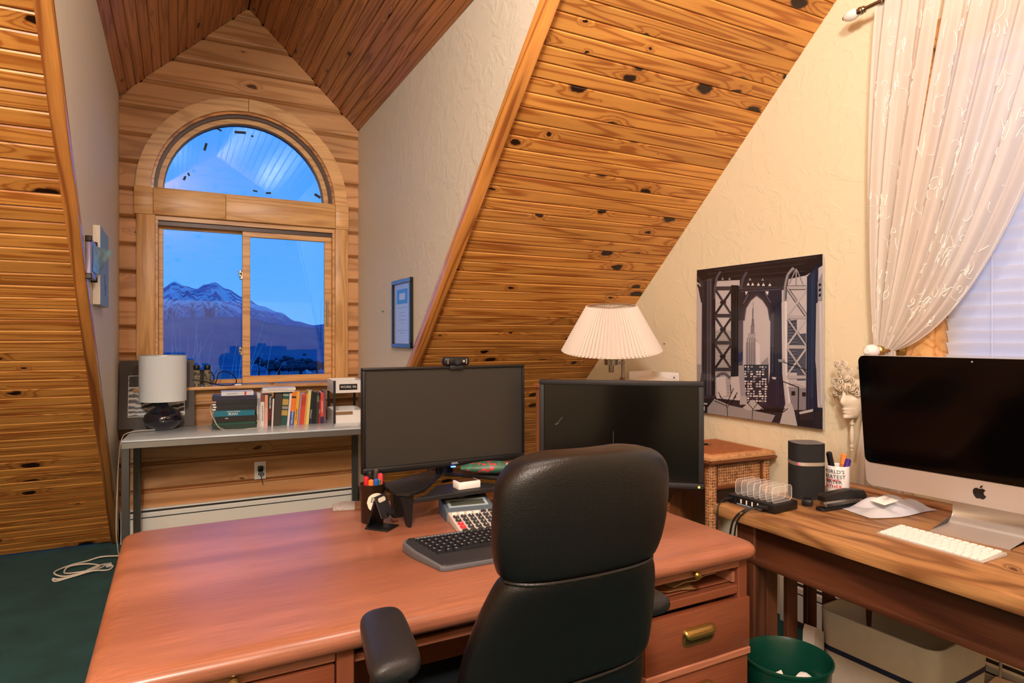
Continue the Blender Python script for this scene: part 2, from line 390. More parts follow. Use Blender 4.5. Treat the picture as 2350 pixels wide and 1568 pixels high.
# --- gable wall with the side window
WY0, WY1, WZ0, WZ1 = .12, 1.405, .93, 2.45
b = B(); T = .14
def gz(y): return sz(y) if y > YR else ZR-K*(YR-y)
for y0, y1, z0, z1 in ((YB, WY0, 0, None), (WY1, FOOT, 0, None), (WY0, WY1, 0, WZ0), (WY0, WY1, WZ1, None)):
    if z1 is None:
        ys = [y0] + ([YR] if y0 < YR < y1 else []) + [y1]
        poly = [(y0, z0), (y1, z0)] + [(y, max(gz(y)+.05, z0+.001)) for y in reversed(ys)]
    else: poly = [(y0, z0), (y1, z0), (y1, z1), (y0, z1)]
    b.prism(poly, G, G+T, lambda y, z, x: (x, y, z))
st(b.build('wall_gable', cream, smooth=0))
b = B(); b.prism([(YB, 0), (FOOT, 0), (FOOT, .05), (YR, ZR+.05), (YB, gz(YB)+.05)], XW-.1, XW, lambda y, z, x: (x, y, z))
st(b.build('wall_far', cream, smooth=0))
st(B().box(XW-.1, G+.1, YB-.1, YB, 0, zb+.1).build('wall_rear', cream, smooth=0))

# --- window wall of the dormer: backing with the opening, then each siding board
HX0, HX1, HZ0, AZ, AR = -.16, 1.065, 1.0, 2.33, .63
def gable_top(x): return EAVE + (RIDGE-EAVE)*(1-abs(x-XC)/(XR-XC))
b = B(); xs = sorted(set([XL-.1, XL, HX0, HX1, XR, XR+.1, XC] + [XC-AR*cos(pi*i/24) for i in range(25)]))
for x0, x1 in zip(xs, xs[1:]):
    xm = (x0+x1)/2; t0, t1 = gable_top(x0)+.06, gable_top(x1)+.06
    if HX0-1e-6 < xm < HX1+1e-6:
        b.prism([(x0, -.02), (x1, -.02), (x1, HZ0), (x0, HZ0)], D+.03, D+.16, lambda x, z, y: (x, y, z))
        f = lambda x: AZ + sqrt(max(0, AR*AR-(x-XC)**2))
        b.prism([(x0, f(x0)), (x1, f(x1)), (x1, t1), (x0, t0)], D+.03, D+.16, lambda x, z, y: (x, y, z))
        b.prism([(x0, 2.17), (x1, 2.17), (x1, 2.32), (x0, 2.32)], D+.03, D+.16, lambda x, z, y: (x, y, z))
    else: b.prism([(x0, -.02), (x1, -.02), (x1, t1), (x0, t0)], D+.03, D+.16, lambda x, z, y: (x, y, z))
back = st(b.build('wall_back', dark, smooth=0))
PB = .1814
def hole(z):
    if z < HZ0-.03 or z > AZ+AR+.04: return None
    if z <= AZ+.02: return (HX0-.03, HX1+.03)
    w = sqrt(max(0, (AR+.03)**2-(z-AZ)**2)); return (XC-w, XC+w) if w > .02 else None
def board(zb_, zt, xl, xr):
    prof = [(.030, zb_), (.012, zb_), (-.006, zb_+.024), (-.008, zb_+.03), (-.002, zt-.002), (.030, zt-.002)]
    # extra rows let the ends follow slanted or curved cuts
    rows = [(-.012, zb_+.030)] + [(-.0130+.0090*t, zb_+.034+(zt-.036-zb_)*t) for t in (0, .25, .5, .75, 1)]
    P = [(.030, zb_), (.024, zb_), (.022, zb_+.008)] + rows + [(.030, zt-.002)]
    x0 = min(xl(z) for _, z in P); b = B()
    A = [b.bm.verts.new((xl(z)-x0, y, z-zb_)) for y, z in P]; C = [b.bm.verts.new((xr(z)-x0, y, z-zb_)) for y, z in P]
    n = len(P)
    for i in range(n): b._f((A[i], A[(i+1) % n], C[(i+1) % n], C[i]))
    b._f(A[::-1]); b._f(C)
    # rotate mesh so that local X = length, Y = height for the grain
    me = b.mesh('siding_board', siding, smooth=0)
    for v in me.vertices: v.co = Vector((v.co.x, v.co.z, -v.co.y))
    o = link('siding_board', me); o.rotation_euler = (R(90), 0, 0); o.location = (x0, D, zb_); o.parent = back
def edgeL(z): return XL+.001 if z < EAVE else XL+.001 + (z-EAVE)*(XC-XL)/(RIDGE-EAVE)
def edgeR(z): return XR-.001 if z < EAVE else XR-.001 - (z-EAVE)*(XR-XC)/(RIDGE-EAVE)
for i in range(-1, 19):
    z0 = .305 + PB*i; z1 = min(z0+PB, RIDGE-.01); z0 = max(z0, 0.0)
    hs = [hole(z0 + (z1-z0)*t) for t in (0, .25, .5, .75, 1)]
    if all(h is None for h in hs): board(z0, z1, edgeL, edgeR); continue
    if any(h is None for h in hs):
        if z0 < HZ0:      # row under the sill
            board(z0, HZ0-.02, edgeL, edgeR) if HZ0-.02-z0 > .04 else None
            board(max(HZ0-.02, z0), z1, edgeL, lambda z: HX0-.03); board(max(HZ0-.02, z0), z1, lambda z: HX1+.03, edgeR); continue
        f0 = lambda z: (hole(z) or (XC-.001, XC))[0]; f1 = lambda z: (hole(z) or (XC, XC+.001))[1]
        board(z0, z1, edgeL, f0); board(z0, z1, f1, edgeR); continue
    board(z0, z1, edgeL, lambda z: hole(z)[0]); board(z0, z1, lambda z: hole(z)[1], edgeR)

# --- pine trim along the edges of the dormer opening
def trim(name, x0, x1):
    b = B(); L = 3.05/UZ
    b.box(0, L, -(x1-x0)/2, (x1-x0)/2, -.03, .030, .004, 2)
    o = st(b.build(name, trimw)); xm = (x0+x1)/2
    setm(o, frame_matrix((xm, FOOT+UY*.04, UZ*.04), (0, UY, UZ), (-1, 0, 0))); return o
trim('trim_1', XR-.014, XR+.040); trim('trim_2', XL-.042, XL+.004)

# ------------------------------------------------------------ arched window of the dormer
win = empty('window_1', (0, 0, 0), kind='structure')
fr_dark = plain('bronze_frame', '#4a3a34', .4, .2)
pane = glassmat('window_glass', '#f4f8ff', .9)
def casing(name, x0, x1, z0, z1, y0=D-.032, y1=D+.004, horiz=True, m=oak, bv=.004, par=None):
    b = B()
    if horiz:
        b.box(0, x1-x0, 0, z1-z0, 0, y1-y0, bv, 2); o = b.build(name, m, par or win, (x0, y1, z0), (R(90), 0, 0))
    else:
        b.box(0, z1-z0, 0, x1-x0, 0, y1-y0, bv, 2); o = b.build(name, m, par or win); o.matrix_local = frame_matrix((x1, y1, z0), (0, 0, 1), (-1, 0, 0))
    return o
casing('casing_side', -.236, -.128, 1.0, 2.157, horiz=False); casing('casing_side', 1.052, 1.147, 1.0, 2.157, horiz=False)
casing('casing_header', -.139, .30, 2.157, 2.329); casing('casing_header', .301, 1.051, 2.157, 2.329)
casing('corner_block', -.249, -.1395, 2.152, 2.333, D-.040); casing('corner_block', 1.0515, 1.149, 2.152, 2.333, D-.040)
# window stool and apron board
casing('window_stool', -.249, 1.16, .985, 1.006, D-.115, D+.10, bv=.004); casing('apron_board', -.236, 1.147, .90, .985, D-.02, D+.004)
# arch casing in two halves
def arc_part(name, r0, r1, a0, a1, y0, y1, m, n=28, bv=0):
    b = B(); pr = [(r0, y0), (r1, y0), (r1, y1), (r0, y1)]
    rings = []
    for i in range(n+1):
        a = R(a0+(a1-a0)*i/n); rings.append([b.bm.verts.new((XC+r*cos(a), y, AZ+r*sin(a))) for r, y in pr])
    for A, C in zip(rings, rings[1:]):
        for k in range(4): b._f((A[k], A[(k+1) % 4], C[(k+1) % 4], C[k]))
    b._f(rings[0]); b._f(rings[-1][::-1])
    return b.build(name, m, win, smooth=30)
arc_part('arch_casing', .602, .690, 90.15, 179.6, D-.032, D+.004, oak); arc_part('arch_casing', .602, .690, .4, 89.85, D-.032, D+.004, oak)
arc_part('arch_stop', .585, .602, 0, 180, D-.012, D+.10, trimw); arc_part('arch_rabbet', .565, .585, 0, 180, D+.012, D+.10, fr_dark)
arc_part('arch_sash', .532, .566, 0, 180, D+.035, D+.10, oak); arc_part('arch_liner', .526, .534, 0, 180, D+.06, D+.10, fr_dark)
casing('arch_sill', XC-.60, XC+.60, 2.30, 2.345, D+.004, D+.11)
b = B(); P = [(XC+.533*cos(pi*i/40), AZ+.533*sin(pi*i/40)) for i in range(41)]
b.prism(P, D+.080, D+.085, lambda x, z, y: (x, y, z)); b.build('arch_pane', pane, win, smooth=0)
# scraps of old tape left on the arch pane
tape = plain('old_tape', '#27323a', .7)
for u, v, w, h, a in ((.39, 2.80, .075, .018, -4), (.165, 2.665, .016, .055, 14), (.035, 2.43, .014, .03, 20), (.06, 2.46, .012, .022, -20), (.47, 2.785, .016, .012, 0), (.58, 2.385, .035, .014, -8), (.49, 2.39, .03, .012, 10), (.93, 2.40, .05, .02, 28), (.25, 2.80, .04, .012, 25)):
    B().box(-w/2, w/2, -.0006, .0006, -h/2, h/2).build('tape_scrap', tape, win, (u+.012, D+.079, v+.01), (0, R(a), 0), smooth=0)
# lower sliding window
def sash(name, x0, x1, z0, z1, y, w=.042, d=.034):
    f = B()
    f.box(x0, x1, y, y+d, z1-w, z1, .003); f.box(x0, x1, y, y+d, z0, z0+w, .003)
    f.box(x0, x0+w, y+.001, y+d-.001, z0+w, z1-w, .003); f.box(x1-w, x1, y+.001, y+d-.001, z0+w, z1-w, .003)
    o = f.build(name, oak, win)
    B().box(x0+w-.004, x1-w+.004, y+d/2-.002, y+d/2+.002, z0+w-.004, z1-w+.004).build('pane', pane, o, smooth=0)
    return o
jb = B(); jb.box(-.145, -.112, D-.002, D+.13, 1.006, 2.16); jb.box(1.036, 1.07, D-.002, D+.13, 1.006, 2.16); jb.box(-.112, 1.036, D-.002, D+.13, 2.125, 2.16)
jb.build('jamb', oak, win, smooth=0)
B().box(-.112, 1.036, D+.018, D+.03, 2.095, 2.125).build('track', fr_dark, win, smooth=0)
sash('fixed_sash', -.112, .452, 1.012, 2.11, D+.075, .030); s2 = sash('sliding_sash', .412, 1.036, 1.012, 2.11, D+.030, .052)
steel = plain('brushed_nickel', '#b8b2a8', .3, 1)
h = B(); h.box(.995, 1.008, D+.016, D+.030, 1.44, 1.60, .003); h.box(.993, 1.010, D+.020, D+.030, 1.425, 1.45, .003); h.box(.993, 1.010, D+.020, D+.030, 1.59, 1.615, .003); h.build('pull_handle', steel, s2)
for z in (1.78, 1.24):
    h = B(); h.box(.395, .418, D+.028, D+.055, z-.028, z+.028, .004); h.cyl((.400, D+.03, z), (.400, D+.008, z+.012), .008); h.box(.388, .404, D+.010, D+.03, z-.01, z+.035, .003); h.build('sash_lock', steel, win)

# ------------------------------------------------------------ side window in the gable wall
w2 = empty('window_2', (0, 0, 0), kind='structure')
B().box(G-.022, G+.002, WY1-.004, WY1+.095, WZ0-.1, WZ1+.1, .004, 2).build('casing_side', oak, w2)
B().box(G-.022, G+.002, WY0-.095, WY0+.004, WZ0-.1, WZ1+.1, .004, 2).build('casing_side', oak, w2)
B().box(G-.024, G+.002, WY0+.004, WY1-.004, WZ1-.004, WZ1+.1, .004, 2).build('casing_header', oak, w2)
B().box(G-.06, G+.06, WY0-.02, WY1+.02, WZ0-.03, WZ0+.004, .004, 2).build('window_stool', oak, w2)
j = B(); j.box(G+.002, G+T, WY1-.03, WY1, WZ0, WZ1); j.box(G+.002, G+T, WY0, WY0+.03, WZ0, WZ1); j.box(G+.002, G+T, WY0, WY1, WZ1-.03, WZ1); j.build('jamb', oak, w2, smooth=0)
f = B(); 
for a, c in ((WY0+.03, WY0+.08), (WY1-.08, WY1-.03), ((WY0+WY1)/2-.02, (WY0+WY1)/2+.02)): f.box(G+.075, G+.11, a, c, WZ0+.004, WZ1-.03)
f.box(G+.075, G+.11, WY0+.03, WY1-.03, WZ0+.004, WZ0+.05); f.box(G+.075, G+.11, WY0+.03, WY1-.03, WZ1-.08, WZ1-.03)
f.build('sash', oak, w2, smooth=0)
B().box(G+.092, G+.096, WY0+.05, WY1-.05, WZ0+.03, WZ1-.05).build('pane', pane, w2, smooth=0)

def wp(root): return tuple(-Vector(root.location))
def lbox(name, mat, root, x0, x1, y0, y1, z0, z1, bev=.002, axis='X', seg=1, smooth=35, label=None):
    """box in room coordinates whose grain (local X) runs along the given axis"""
    sx, sy, sz_ = x1-x0, y1-y0, z1-z0; c = Vector(((x0+x1)/2, (y0+y1)/2, (z0+z1)/2)) - Vector(root.location)
    d = {'X': (sx, sy, sz_), 'Y': (sy, sx, sz_), 'Z': (sz_, sy, sx)}[axis]
    rot = {'X': (0, 0, 0), 'Y': (0, 0, R(90)), 'Z': (0, R(-90), 0)}[axis]
    bv = min(bev, min(d)*.45)
    return B().box(-d[0]/2, d[0]/2, -d[1]/2, d[1]/2, -d[2]/2, d[2]/2, bv, seg).build(name, mat, root, c, rot, smooth, label)

black = plain('black_plastic', '#121214', .38); blackm = plain('black_matte', '#17171a', .6); white = plain('white_plastic', '#e9e7e4', .4)
alu = plain('aluminium', '#cfcac4', .35, .85); brass = plain('aged_brass', '#b08d4e', .3, .9); paper = plain('paper', '#ece8e2', .8); nick = plain('nickel', '#9a9084', .25, 1)
screen = plain('dark_screen', '#0a0807', .16, spec=.4); screen_m = plain('matte_screen', '#2b2926', .45, spec=.5)
blue_p = plain('blue_paper', '#1f4f86', .6); card_w = plain('kraft', '#a58a68', .8)

# ------------------------------------------------------------ venetian blind
bl = empty('venetian_blind', (G+.03, (WY0+WY1)/2, WZ0+.01), 0, 'white horizontal slat blind behind the sheer curtain', 'blind')
slat_m = cloth('blind_slat', '#f3f6fd', .6)
y0, y1 = WY0+.034, WY1-.034
B().box(-.025, .025, -(y1-y0)/2, (y1-y0)/2, WZ1-.095-WZ0, WZ1-.045-WZ0, .003).build('headrail', slat_m, bl)
sb = B(); n_ = 7
P = [(-.006+.003*cos(pi*(i/(n_-1)-.5)*1.0), -.0265+.053*i/(n_-1)) for i in range(n_)]
P = [(x-.010*(z/.0265), z) for x, z in P]; Q = [(x+.0022, z) for x, z in reversed(P)]
sb.prism(P+Q, -(y1-y0)/2, (y1-y0)/2, lambda x, z, y: (x, y, z)); sm = sb.mesh('slat', slat_m, 40)
ns = int((WZ1-.12-WZ0)/.0455)
for i in range(ns): link('slat', sm, bl, (0, 0, .035+.0455*i))
B().box(-.018, .018, -(y1-y0)/2, (y1-y0)/2, -.008, .008, .003).build('bottom_rail', slat_m, bl)
for yy in (-.45, .45):
    B().tube([(-.022, yy, .0), (-.022, yy, WZ1-.1-WZ0)], .0012, 5).build('ladder_cord', slat_m, bl)

# ------------------------------------------------------------ curtain rod, holdback, curtains
rod = empty('curtain_rod', (2.5, 1.0, 2.69), 0, 'nickel curtain rod with a white ceramic finial above the side window', 'curtain rod')
B().cyl((0, .64, 0), (0, -.95, 0), .0085, n=14).build('rod_pole', nick, rod)
cer = plain('white_ceramic', '#efe9e6', .15, coat=.5)
mY = Matrix.Rotation(R(-90), 3, 'X')
def finial(par, at, m, pre=''):
    B().lathe([(0, 0), (.012, 0), (.015, .004), (.012, .010), (.016, .014), (.0165, .024), (.012, .028), (.013, .032)], 20, at, m).build('finial_collar', nick, par)
    B().lathe([(.013, .032), (.020, .040), (.0235, .056), (.022, .072), (.016, .086), (.010, .092)], 20, at, m).build('finial_knob', cer, par)
    B().lathe([(.010, .092), (.008, .097), (0, .098)], 16, at, m).build('finial_cap', nick, par)
finial(rod, (0, .63, 0), mY)
for yy in (.56, -.5):
    g = B(); g.cyl((0, yy, 0), (.075, yy, 0), .006); g.cyl((.072, yy, 0), (.079, yy, 0), .024, n=18); g.box(-.013, .013, yy-.008, yy+.008, -.014, .012, .003); g.build('bracket', nick, rod)
hb = empty('curtain_holdback', (G, 1.537, 1.287), 0, 'white knob holdback on a brass stem gathering the curtain', 'curtain holdback')
mX = Matrix.Rotation(R(-90), 3, 'Y')
B().lathe([(0, 0), (.028, 0), (.028, .006), (.018, .010), (.0065, .014), (.0065, .125), (.0, .125)], 20, (0, 0, 0), mX).build('stem', brass, hb)
B().lathe([(0, .118), (.014, .118), (.019, .124), (.015, .130), (.021, .136), (.0215, .150), (.015, .155)], 20, (0, 0, 0), mX).build('collar', brass, hb)
B().lathe([(.015, .155), (.024, .166), (.026, .182), (.022, .204), (.012, .216), (0, .218)], 20, (0, 0, 0), mX).build('knob', cer, hb)

sheer = cloth('sheer_curtain', '#ece6e0', .38, .12); thread = plain('embroidery_thread', '#fbf7f0', .3)
def curt(u, v):
    """u across the cloth (0 = wall side), v: 0 rod .. 1 holdback .. 1.5 hem"""
    Ty = 1.585 + (.80-1.585)*u; Cy, Cz = 1.66 + (1.135-1.66)*u, 2.0 + (1.40-2.0)*u; Gy = 1.600 + (1.51-1.600)*u
    fold = sin(2*pi*9.5*u + .8*sin(7*u)) + .35*sin(2*pi*23*u+1.3)
    if v <= 1:
        y = (1-v)**2*Ty + 2*v*(1-v)*Cy + v*v*Gy; z = (1-v)**2*2.715 + 2*v*(1-v)*Cz + v*v*1.287
        A = .016*(1-v) + .030*4*v*(1-v)*.8 + .010*v; x = 2.497 + A*fold*.55 + .012*v + .02*sin(pi*v)*u
    else:
        t = (v-1)/.5; y = Gy + t*(.09-.16*u) + .01*sin(t*3); z = 1.287 - .62*t; x = 2.509 + (.010+.022*t)*fold*.5 - .0*t
    return Vector((x, y, z))
def curtain(u0, u1, label, nm):
    root = empty('curtain', (2.5, (curt(u0, 0).y+curt(u1, 0).y)/2, .66), 0, label, 'curtain', 'sheer curtains at the side window')
    off = Vector(root.location)
    nu, nv = int(110*(u1-u0))+24, 64
    o = B().grid(lambda a, c: curt(u0+(u1-u0)*a, 1.5*c)-off, nu, nv).build('fabric', sheer, root, smooth=60, fix=False)
    # shiny embroidered sprigs, raised on the cloth
    e_ = B(); rnd = random.Random(nm)
    for k in range(int(95*(u1-u0))):
        uu = u0 + (u1-u0)*rnd.uniform(.08, .92); vv = rnd.uniform(.04, .97); dv = .045; du = .030
        def put(a, c): return curt(min(u1, max(u0, uu+du*a)), min(1.45, max(.01, vv+dv*c))) - off + Vector((-.0016, 0, 0))
        st_ = rnd.choice((1, -1))
        for q in range(rnd.randint(2, 4)):
            a0, c0 = rnd.uniform(-.6, .6), rnd.uniform(-.8, .8); ang = rnd.uniform(0, 6.28); L = rnd.uniform(.5, 1.0); cv = rnd.uniform(-1.6, 1.6)
            e_.tube([put(a0+L*t*cos(ang+cv*t), c0+L*t*sin(ang+cv*t)) for t in (0, .2, .4, .6, .8, 1)], .0013, 4)
        if rnd.random() < .4: e_.tube([put(st_*.35*t*cos(7*t), .35*t*sin(7*t)) for t in [i/12 for i in range(13)]], .0013, 4)
    e_.build('embroidery', thread, root, smooth=0, kind='stuff')
    return root
curtain(0, .335, 'narrow sheer curtain panel hanging beside the yellow wall', 'a')
curtain(.352, 1, 'wide embroidered sheer curtain swept back across the blind', 'b')

